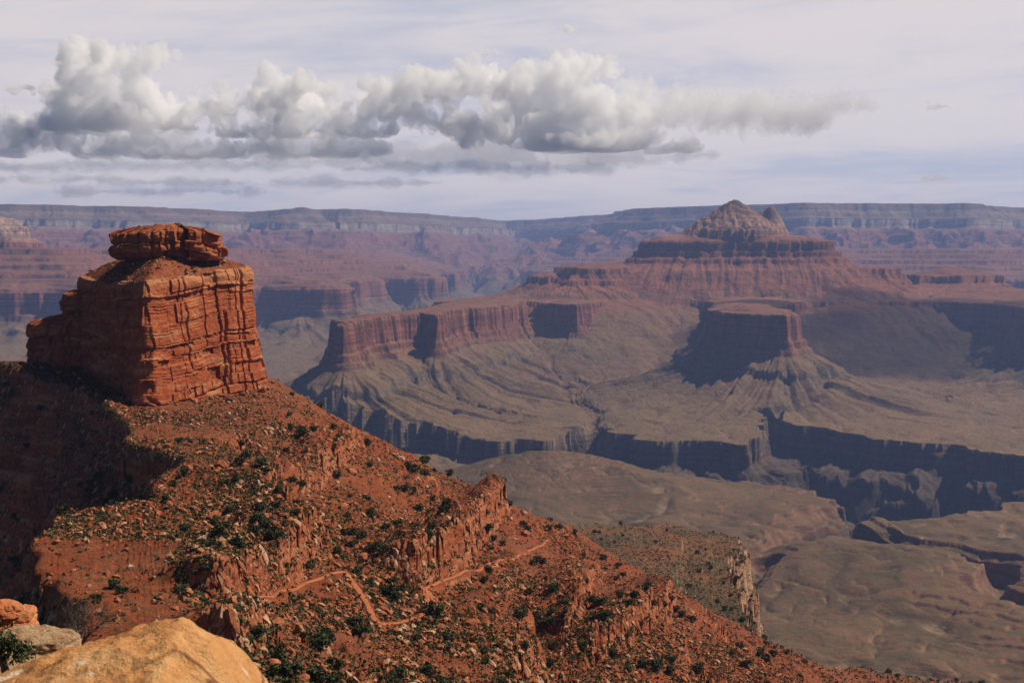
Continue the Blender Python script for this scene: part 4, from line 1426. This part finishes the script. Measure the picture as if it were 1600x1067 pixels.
low_v, low_f, low_m, kk = [], [], [], 0
for n_ in range(700):
    r_, c_ = rnd.randrange(2, 52), rnd.randrange(500)
    p = V_APRON[r_, c_]
    if p[1] > 735:
        continue
    V, F = chips[n_ % 12]
    s = min(1.9, .32 * (1 - rnd.random()) ** -.5)
    W = V * s
    low_v.append(W + p + (0, 0, .1 * s))
    low_f.append(F + kk)
    low_m.append(np.full(len(F), rnd.randrange(2), np.int32))
    kk += len(V)
me = mesh_np('apron_rubble', np.concatenate(low_v), np.concatenate(low_f))
me.materials.append(M_ROCK_R)
me.materials.append(M_ROCK_P)
me.polygons.foreach_set('material_index', np.concatenate(low_m))
tag(obj('rubble', me), 'broken rocks lying on the apron under the caprock of the butte', 'rubble', kind='stuff')
for n_ in range(85):
    if n_ < 68:
        p = V_APRON[rnd.randrange(3, 40), (rnd.randrange(-130, 190)) % 500]
        where = 'on the apron under the caprock'
    else:
        p = V_CAPTOP[rnd.randrange(3, 20), rnd.randrange(760)]
        where = 'on top of the caprock'
    if p[1] > 735:
        continue
    o = obj('desert_bush', rnd.choice(BUSHES))
    s = rnd.uniform(.9, 2.3)
    o.scale = (s, s, s * rnd.uniform(.6, .9))
    o.location = p
    o.rotation_euler = (0, 0, rnd.uniform(0, 6))
    tag(o, '%s olive bush growing %s of the red butte' % ('wide' if s > 1.5 else 'small', where), 'bush', 'olive bushes on the butte')
# ================================================================== cumulus beyond the far rim: closed billowing bodies filled with pale vapour
def ico(n):
    import bmesh
    bm = bmesh.new()
    bmesh.ops.create_icosphere(bm, subdivisions=n, radius=1.0)
    V = np.array([v.co[:] for v in bm.verts])
    F = np.array([[v.index for v in f.verts] for f in bm.faces])
    bm.free()
    return V, F


ICO2 = ico(2)
ICO3 = ico(3)
CL_Y = 46000.0
CL_S = CL_Y / F_PX


def vapour(name, density, color=(0.997, 0.998, 1.0)):
    m = bpy.data.materials.new(name)
    m.use_nodes = True
    m.node_tree.nodes.clear()
    o = m.node_tree.nodes.new('ShaderNodeOutputMaterial')
    v = m.node_tree.nodes.new('ShaderNodeVolumeScatter')
    v.inputs['Color'].default_value = (*color, 1)
    v.inputs['Density'].default_value = density
    v.inputs['Anisotropy'].default_value = 0.0
    m.node_tree.links.new(v.outputs[0], o.inputs['Volume'])
    return m


M_VAP = vapour('cloud_vapour', 1 / 430.0)
M_VAP_MID = vapour('soft_cloud_vapour', 1 / 850.0)
M_VAP_THIN = vapour('thin_cloud_vapour', 1 / 1100.0)


def cloud(name, puffs, mat, label, group=None, voxel=36.0, amp=1.0, flat=None, seed=1, depth=1.0):
    """puffs: (u, v, half width px, half height px) as they stand in the photograph, about CL_Y metres out"""
    rs = np.random.RandomState(seed)
    vs, fs, k = [], [], 0
    more = []
    for u, v, rx, rz in puffs:
        for _ in range(5 if rz > 9 else 2):
            a_, q = rs.uniform(0, 2 * PI), rs.uniform(.35, .62)
            more.append((u + .8 * rx * math.cos(a_), v - .75 * rz * math.sin(a_), rx * q, rz * q))
    for u, v, rx, rz in list(puffs) + more:
        yy = CL_Y + rs.uniform(-1, 1) * 900 * depth
        c = np.array([(u - U0) / F_PX * yy, yy, (V_H - v) / F_PX * yy])
        vs.append(ICO2[0] * np.array([rx * CL_S, max(rx, rz) * CL_S * 0.9 * depth, rz * CL_S]) + c)
        fs.append(ICO2[1] + k)
        k += len(ICO2[0])
    me = mesh_np('tmp', np.concatenate(vs), np.concatenate(fs))
    o = obj('tmp', me)
    md = o.modifiers.new('r', 'REMESH')
    md.mode = 'VOXEL'
    md.voxel_size = voxel
    ev = o.evaluated_get(bpy.context.evaluated_depsgraph_get())
    em = ev.to_mesh()
    n = len(em.vertices)
    V = np.empty(n * 3, f32)
    em.vertices.foreach_get('co', V)
    V = V.reshape(-1, 3)
    N = np.empty(n * 3, f32)
    em.vertices.foreach_get('normal', N)
    N = N.reshape(-1, 3)
    em.calc_loop_triangles()
    Ft = np.empty(len(em.loop_triangles) * 3, np.int32)
    em.loop_triangles.foreach_get('vertices', Ft)
    ev.to_mesh_clear()
    bpy.data.objects.remove(o)
    bpy.data.meshes.remove(me)
    d = 0
    for w, a in ((1700, 300), (760, 400), (340, 240), (160, 110)):
        b = 1 - np.abs(fbm3(V[:, 0] / w, V[:, 1] / w, V[:, 2] / w, 1, seed + w)) * 2.2     # rounded billows
        d = d + a * (b - 0.45) * amp
    k = 1.0
    if flat is not None:
        zb = (V_H - flat) / F_PX * CL_Y
        k = sstep(zb - 80, zb + 500, V[:, 2])
        V = V + N * (d * (0.25 + 0.75 * k))[:, None]
        V[:, 2] = np.where(V[:, 2] < zb, zb + (V[:, 2] - zb) * 0.35, V[:, 2])
    else:
        V = V + N * d[:, None]
    # close the displaced surface again
    o = obj('tmp', mesh_np('tmp', V, Ft.reshape(-1, 3)))
    md = o.modifiers.new('r', 'REMESH')
    md.mode = 'VOXEL'
    md.voxel_size = voxel * 0.9
    md.use_smooth_shade = True
    me = bpy.data.meshes.new_from_object(o.evaluated_get(bpy.context.evaluated_depsgraph_get()))
    bpy.data.objects.remove(o)
    me.name = name
    me.materials.clear()
    me.materials.append(mat)
    q = obj(name, me)
    return tag(q, label, 'cloud', group)


GC = 'cumulus clouds above the far rim'
cloud('cumulus_cloud', [(140, 95, 28, 22), (112, 112, 24, 24), (198, 92, 30, 15), (240, 90, 22, 10), (266, 91, 10, 5), (150, 135, 45, 38), (190, 150, 42, 42), (110, 160, 36, 36), (232, 165, 38, 34),
                        (262, 188, 34, 26), (298, 204, 20, 14), (180, 190, 60, 26), (120, 190, 50, 26), (70, 190, 30, 14)], M_VAP, 'tall towering white cumulus with a ragged anvil drawn out to the right', GC, flat=208, seed=1)
cloud('cumulus_cloud', [(20, 205, 34, 20), (62, 216, 44, 24), (108, 226, 42, 18), (150, 234, 46, 13), (5, 236, 40, 22)], M_VAP_MID, 'soft white cumulus bank under the tall tower at the left edge', GC, flat=246, seed=2)
cloud('cumulus_cloud', [(190, 232, 40, 14), (235, 226, 46, 16), (285, 234, 40, 13), (330, 238, 44, 11), (260, 240, 90, 10)], M_VAP_MID, 'low white cumulus row between the tall tower and the small rounded cumulus', GC, flat=250, seed=21)
cloud('cumulus_cloud', [(395, 232, 40, 13), (440, 226, 50, 16), (500, 228, 44, 14), (545, 234, 50, 12), (470, 238, 110, 10)], M_VAP_MID, 'low white cumulus row under the heap with the peaked top', GC, flat=248, seed=22)
cloud('cumulus_cloud', [(318, 165, 28, 18), (348, 158, 24, 16), (330, 182, 40, 20), (358, 205, 28, 16), (375, 214, 20, 10), (300, 190, 20, 12)], M_VAP, 'small rounded cumulus between the tall tower and the long bank', GC, flat=216, seed=3)
cloud('cumulus_cloud', [(432, 135, 22, 16), (466, 142, 34, 22), (440, 170, 40, 26), (490, 170, 44, 26), (430, 200, 34, 16), (520, 190, 40, 24), (555, 200, 36, 18), (592, 208, 28, 12), (480, 205, 70, 14)], M_VAP,
      'white cumulus heap with a peaked top left of the long bank', GC, flat=216, seed=4)
cloud('cumulus_cloud', [(575, 160, 22, 20), (620, 150, 36, 28), (660, 140, 40, 24), (700, 138, 44, 26), (745, 135, 46, 28), (800, 135, 50, 34), (850, 125, 52, 34), (905, 118, 50, 30), (940, 112, 26, 20), (640, 180, 40, 26), (690, 195, 46, 20),
                        (740, 200, 40, 18), (790, 185, 50, 30), (850, 185, 60, 34), (860, 200, 40, 24), (920, 180, 70, 38), (980, 195, 46, 26), (1000, 215, 40, 20), (1050, 236, 34, 14), (1078, 236, 18, 10), (930, 225, 90, 20)], M_VAP,
      'long massive white cumulus bank across the middle of the sky', GC, flat=238, seed=5)
cloud('cloud_streamer', [(1000, 150, 40, 18), (1060, 160, 60, 16), (1130, 170, 70, 16), (1200, 168, 60, 13), (1265, 168, 50, 10), (1302, 160, 22, 9), (1335, 170, 20, 5), (1150, 185, 120, 12)], M_VAP_THIN,
      'thin pale cloud streaming right from the long cumulus bank', GC, seed=6)
M_VAP_BASE = vapour('cloud_base_vapour', 1 / 3000.0, (0.95, 0.975, 1.0))


def bank(u0, u1, v, n, h, seed):
    """ragged low layer: many small flat puffs along a line"""
    rs = np.random.RandomState(seed)
    out = []
    for i in range(n):
        u = rs.uniform(u0, u1)
        k = 1 - abs((u - u0) / (u1 - u0) * 2 - 1) ** 2.5
        out.append((u, v + rs.uniform(-.6, .6) * h * k, rs.uniform(22, 60), rs.uniform(.35, 1.0) * h * (0.25 + .75 * k)))
    return out


cloud('stratus_cloud', bank(540, 1090, 244, 46, 24, 71), M_VAP_BASE, 'flat blue grey cloud base under the long cumulus bank', GC, amp=0.45, seed=7, depth=0.9)
cloud('stratus_cloud', bank(580, 980, 266, 30, 13, 72), M_VAP_BASE, 'lowest dark blue grey cloud layer below the long bank', GC, amp=0.35, seed=17, depth=0.9)
cloud('stratus_cloud', bank(-60, 420, 262, 30, 9, 73) + bank(280, 640, 256, 26, 10, 74), M_VAP_BASE, 'broken grey cloud band low over the left part of the far rim', GC, amp=0.4, seed=8, depth=0.8)
cloud('stratus_cloud', bank(-60, 300, 284, 22, 7, 75) + bank(260, 640, 286, 24, 8, 76) + bank(100, 420, 300, 16, 4, 77), M_VAP_BASE, 'thin grey cloud band just above the left far rim', GC, amp=0.35, seed=9, depth=0.8)
for u, v, a, b, lb in ((890, 52, 20, 6, 'tiny white cloud puff high above the long bank'), (1460, 168, 22, 6, 'tiny white cloud puff in the clear sky at the right'), (1452, 277, 24, 7, 'tiny pale cloud just above the far rim at the right'),
                       (766, 86, 18, 6, 'small torn cloud scrap above the middle of the long bank'), (40, 143, 26, 9, 'small grey cloud left of the tall tower')):
    cloud('cloud_puff', [(u - a * .4, v + b * .3, a * .6, b * .6), (u + a * .2, v, a * .7, b), (u + a * .7, v + b * .4, a * .4, b * .5)], M_VAP, lb, GC, voxel=30, amp=0.3, seed=int(u))

# clouds overhead to the right, out of the picture: their shade lies on the temple butte and the platform
M_VAP_SHADE = vapour('shade_cloud_vapour', 1 / 420.0)


def high_cloud(cx, cy_, rx, ry, seed, label, z0=-450.0):
    """a flat cumulus about 2.6 km up whose shade falls down-sun of it on the point cx, cy"""
    up = 2700.0
    t = (up - z0) / SUN.z
    c = np.array([cx + SUN.x * t, cy_ + SUN.y * t, up])
    rs = np.random.RandomState(seed)
    vs, fs, k = [], [], 0
    for i in range(16):
        a_, r_ = rs.uniform(0, 2 * PI), rs.uniform(0, .8) ** .6
        s = rs.uniform(.28, .5)
        V = ICO2[0] * np.array([rx * s, ry * s, 150 + 160 * rs.rand()]) + c + np.array([rx * r_ * math.cos(a_), ry * r_ * math.sin(a_), rs.uniform(0, 120)])
        vs.append(V)
        fs.append(ICO2[1] + k)
        k += len(V)
    o = obj('tmp', mesh_np('tmp', np.concatenate(vs), np.concatenate(fs)))
    md = o.modifiers.new('r', 'REMESH')
    md.mode = 'VOXEL'
    md.voxel_size = 45
    me = bpy.data.meshes.new_from_object(o.evaluated_get(bpy.context.evaluated_depsgraph_get()))
    bpy.data.objects.remove(o)
    me.name = 'cumulus_cloud'
    me.materials.clear()
    me.materials.append(M_VAP_SHADE)
    return tag(obj('cumulus_cloud', me), label, 'cloud', GC)


high_cloud(1900, 6900, 800, 520, 91, 'high flat cumulus right of the view shading the right bay of the temple butte')
# ================================================================== rocks at the viewpoint
m, nt, b = new_mat('foreground_sandstone', 0.9)
M_FORE = m
T = NT(nt)
g = T.n('ShaderNodeNewGeometry')
P = g.outputs['Position']
c = T.ramp(T.noise(P, 2.6, 6, 0.6, 1.2), [(0.30, (0.46, 0.185, 0.062)), (0.5, (0.58, 0.29, 0.11)), (0.68, (0.63, 0.37, 0.17))])
c = T.mix(T.range(T.noise(P, 7.0, 5, 0.65, 1.5), 0.58, 0.72, 0, 0.5), c, (0.36, 0.14, 0.055))
c = T.mix(T.range(T.noise(T.vmul(P, (1, 1, 3)), 22.0, 4, 0.7), 0.62, 0.72, 0, 0.7), c, (0.24, 0.11, 0.06))
c = T.mix(T.range(T.noise(P, 4.3, 3, 0.5), 0.66, 0.72, 0, 0.8), c, (0.74, 0.60, 0.44))
ck = T.n('ShaderNodeTexVoronoi', feature='DISTANCE_TO_EDGE')
T.l(P, ck.inputs['Vector'])
ck.inputs['Scale'].default_value = 1.9
c = T.mix(T.math('MULTIPLY', T.range(ck.outputs['Distance'], 0.022, 0.004), T.range(T.noise(P, 1.4, 3), 0.46, 0.6)), c, (0.20, 0.085, 0.04))
T.l(c, b.inputs['Base Color'])
hg = T.math('ADD', T.noise(P, 40.0, 6, 0.7), T.math('MULTIPLY', T.noise(P, 9.0, 5, 0.6), 2.5))
T.l(T.bump(hg, 0.8, 0.03), b.inputs['Normal'])
M_FORE_P = flat_mat('weathered_pale_stone', [(0.30, 0.15, 0.075), (0.56, 0.36, 0.20), (0.64, 0.46, 0.29)], 7.0, bump=1.0, dist=0.06)
M_FORE_R = flat_mat('weathered_red_stone', [(0.36, 0.11, 0.042), (0.46, 0.16, 0.065), (0.52, 0.24, 0.11)], 1.6, bump=0.7, dist=0.06)

n = 150
xs = np.linspace(-2.75, -0.35, n)
ys = np.linspace(3.3, 5.6, n)
XX, YY = np.meshgrid(xs, ys)
dx = XX + 1.22 + 0.10 * (YY - 4.6)
R_ = np.where(dx > 0, 0.60 * np.maximum(dx, 0) ** 1.25 + 1.3 * np.maximum(dx - 0.17, 0) ** 1.3, 0.33 * np.abs(dx) ** 1.35)
ZZ = -1.375 - R_ - 0.30 * ((YY - 4.75) / 0.8) ** 2 + 0.034 * fbm(XX * 3.1, YY * 3.1, 5, 7.7) + 0.018 * fbm(XX * 14, YY * 14, 4, 8.7) - 0.012 * sstep(0.3, 0.7, n2(XX * 9, YY * 9, 9.9))
ex = np.maximum(np.maximum(np.abs(XX + 1.55) / 1.2, np.abs(YY - 4.45) / 1.15) - 0.93, 0) / 0.07
ZZ = ZZ - 2.4 * ex ** 1.5
tag(obj('sandstone_boulder', mesh_np('sandstone_boulder', np.stack([XX, YY, ZZ], -1).reshape(-1, 3), grid_faces(n, n), M_FORE, True)), 'big smooth orange sandstone boulder close by at the bottom left corner', 'boulder')


def big_rock(name, seed, loc, size, mat, label, beds=0.0, rotz=0.0):
    rs = np.random.RandomState(seed)
    V, F = ico(6)
    k = 3.2
    V = V / (np.sum(np.abs(V) ** k, 1) ** (1 / k))[:, None]
    V = V * np.array(size)
    for _ in range(14):
        d = rs.randn(3)
        d /= np.linalg.norm(d)
        lim = rs.uniform(.68, .92) * np.abs(V @ d).max()
        s = V @ d
        V = V - np.maximum(s - lim, 0)[:, None] * d * .9
    N = V / np.linalg.norm(V, axis=1)[:, None]
    s0 = max(size)
    D = 0.10 * fbm3(V[:, 0] / s0 * 2.5, V[:, 1] / s0 * 2.5, V[:, 2] / s0 * 4, 4, seed) * s0 + 0.03 * s0 * fbm3(V[:, 0] / s0 * 11, V[:, 1] / s0 * 11, V[:, 2] / s0 * 16, 3, seed + 1)
    cr = np.abs(n3(V[:, 0] / s0 * 2.2, V[:, 1] / s0 * 2.2, V[:, 2] / s0 * 2.2, seed + 5))
    D = D - 0.045 * s0 * np.exp(-(cr / 0.05) ** 2)
    if beds:
        for q in (-.35, .05, .45):
            D = D - beds * s0 * np.exp(-((V[:, 2] / size[2] - q + .08 * n2(V[:, 0] * 3 / s0, V[:, 1] * 3 / s0, seed)) / .05) ** 2)
        D = D - beds * s0 * np.exp(-((V[:, 0] / size[0] - 0.15 + .1 * n2(V[:, 2] * 2, V[:, 2] * 0, seed)) / .05) ** 2)
    V = V + N * D[:, None]
    o = obj(name, mesh_np(name, V, F, mat, True))
    o.location = loc
    o.rotation_euler = (0, 0, rotz)
    return tag(o, label, 'boulder')


def eye(u, v, y):
    return ((u - U0) / F_PX * y, y, (V_H - v) / F_PX * y)


big_rock('pale_boulder', 31, eye(40, 1030, 12.5), (0.43, 0.45, 0.22), M_FORE_P, 'pale weathered boulder with a cracked side just behind the orange boulder', 0.03, 0.3)
big_rock('red_boulder', 35, eye(8, 987, 16.6), (0.36, 0.40, 0.235), M_FORE_R, 'blocky red boulder split by a bedding crack at the left edge', 0.05, 0.2)
big_rock('red_boulder', 39, eye(-8, 960, 16.6), (0.29, 0.3, 0.10), M_FORE_R, 'small rounded red slab lying on the blocky red boulder at left', 0.0, 0.5)
big_rock('pale_boulder', 43, eye(0, 1066, 11.8), (0.45, 0.5, 0.16), M_FORE_P, 'low pale stone at the left edge under the small dark juniper', 0.0, 0.9)
t = bpy.data.objects.new('juniper', None)
link(t)
t.location = eye(-6, 1046, 11.4)
t.scale = (.30, .30, .36)
obj('crown', mesh_np('crown', *leaf_ball(601, 1500, 9, 0.05), M_JUNIPER), t)
obj('trunk', TRUNKS[0], t)
tag(t, 'small dark juniper cut by the left edge in front of the pale boulder', 'tree')

# bare twisted bush
br = random.Random(77)
bv, bf = [], []


def twig(p, d, L, r, depth):
    pts, rad = [tuple(p)], [r]
    q = Vector(p)
    for i in range(4):
        d = (d + Vector((br.gauss(0, .22), br.gauss(0, .22), br.gauss(0.03, .18)))).normalized()
        q = q + d * L / 4
        pts.append(tuple(q))
        rad.append(r * (1 - .17 * (i + 1)))
        if depth > 0 and i > 0:
            for _ in range(2 if br.random() < .6 else 1):
                a = br.uniform(0, 6.28)
                s = (d + Vector((math.cos(a), math.sin(a), br.uniform(-.1, .6))) * .9).normalized()
                twig(q, s, L * br.uniform(.5, .75), r * .55, depth - 1)
    v, f = tube(pts, rad, 4)
    k = len(bv)
    bv.extend(v)
    bf.extend([[a + k for a in e] for e in f])


base = Vector(eye(116, 1012, 17.6))
for i in range(6):
    a = i * 1.05 + .3
    twig(base, Vector((math.cos(a) * .8, math.sin(a) * .8, .75)).normalized(), .34, .013, 3)
tag(obj('dead_bush', mesh_np('dead_bush', np.array(bv), np.array(bf), M_BARK, True)), 'bare twisted grey bush beside the pale boulder above the dark slope', 'bush')
# ================================================================== the air
def box_mesh(name, lo, hi):
    v = np.array([[x, y, z] for x in (lo[0], hi[0]) for y in (lo[1], hi[1]) for z in (lo[2], hi[2])], f32)
    f = np.array([[0, 1, 3, 2], [4, 6, 7, 5], [0, 4, 5, 1], [2, 3, 7, 6], [0, 2, 6, 4], [1, 5, 7, 3]])
    return mesh_np(name, v, f)


hz = box_mesh('haze', (-26000, -300, -1250), (26000, 35000, 720))
hm = bpy.data.materials.new('haze_air')
hm.use_nodes = True
hm.node_tree.nodes.clear()
ho = hm.node_tree.nodes.new('ShaderNodeOutputMaterial')
hv = hm.node_tree.nodes.new('ShaderNodeVolumePrincipled')
hv.inputs['Color'].default_value = (0.34, 0.50, 0.98, 1)
hv.inputs['Density'].default_value = 3.5e-5
hv.inputs['Anisotropy'].default_value = 0.2
hm.node_tree.links.new(hv.outputs[0], ho.inputs['Volume'])
hz.materials.append(hm)
tag(obj('haze', hz), 'thin blue haze hanging in the canyon air before the far walls', 'haze', kind='stuff')
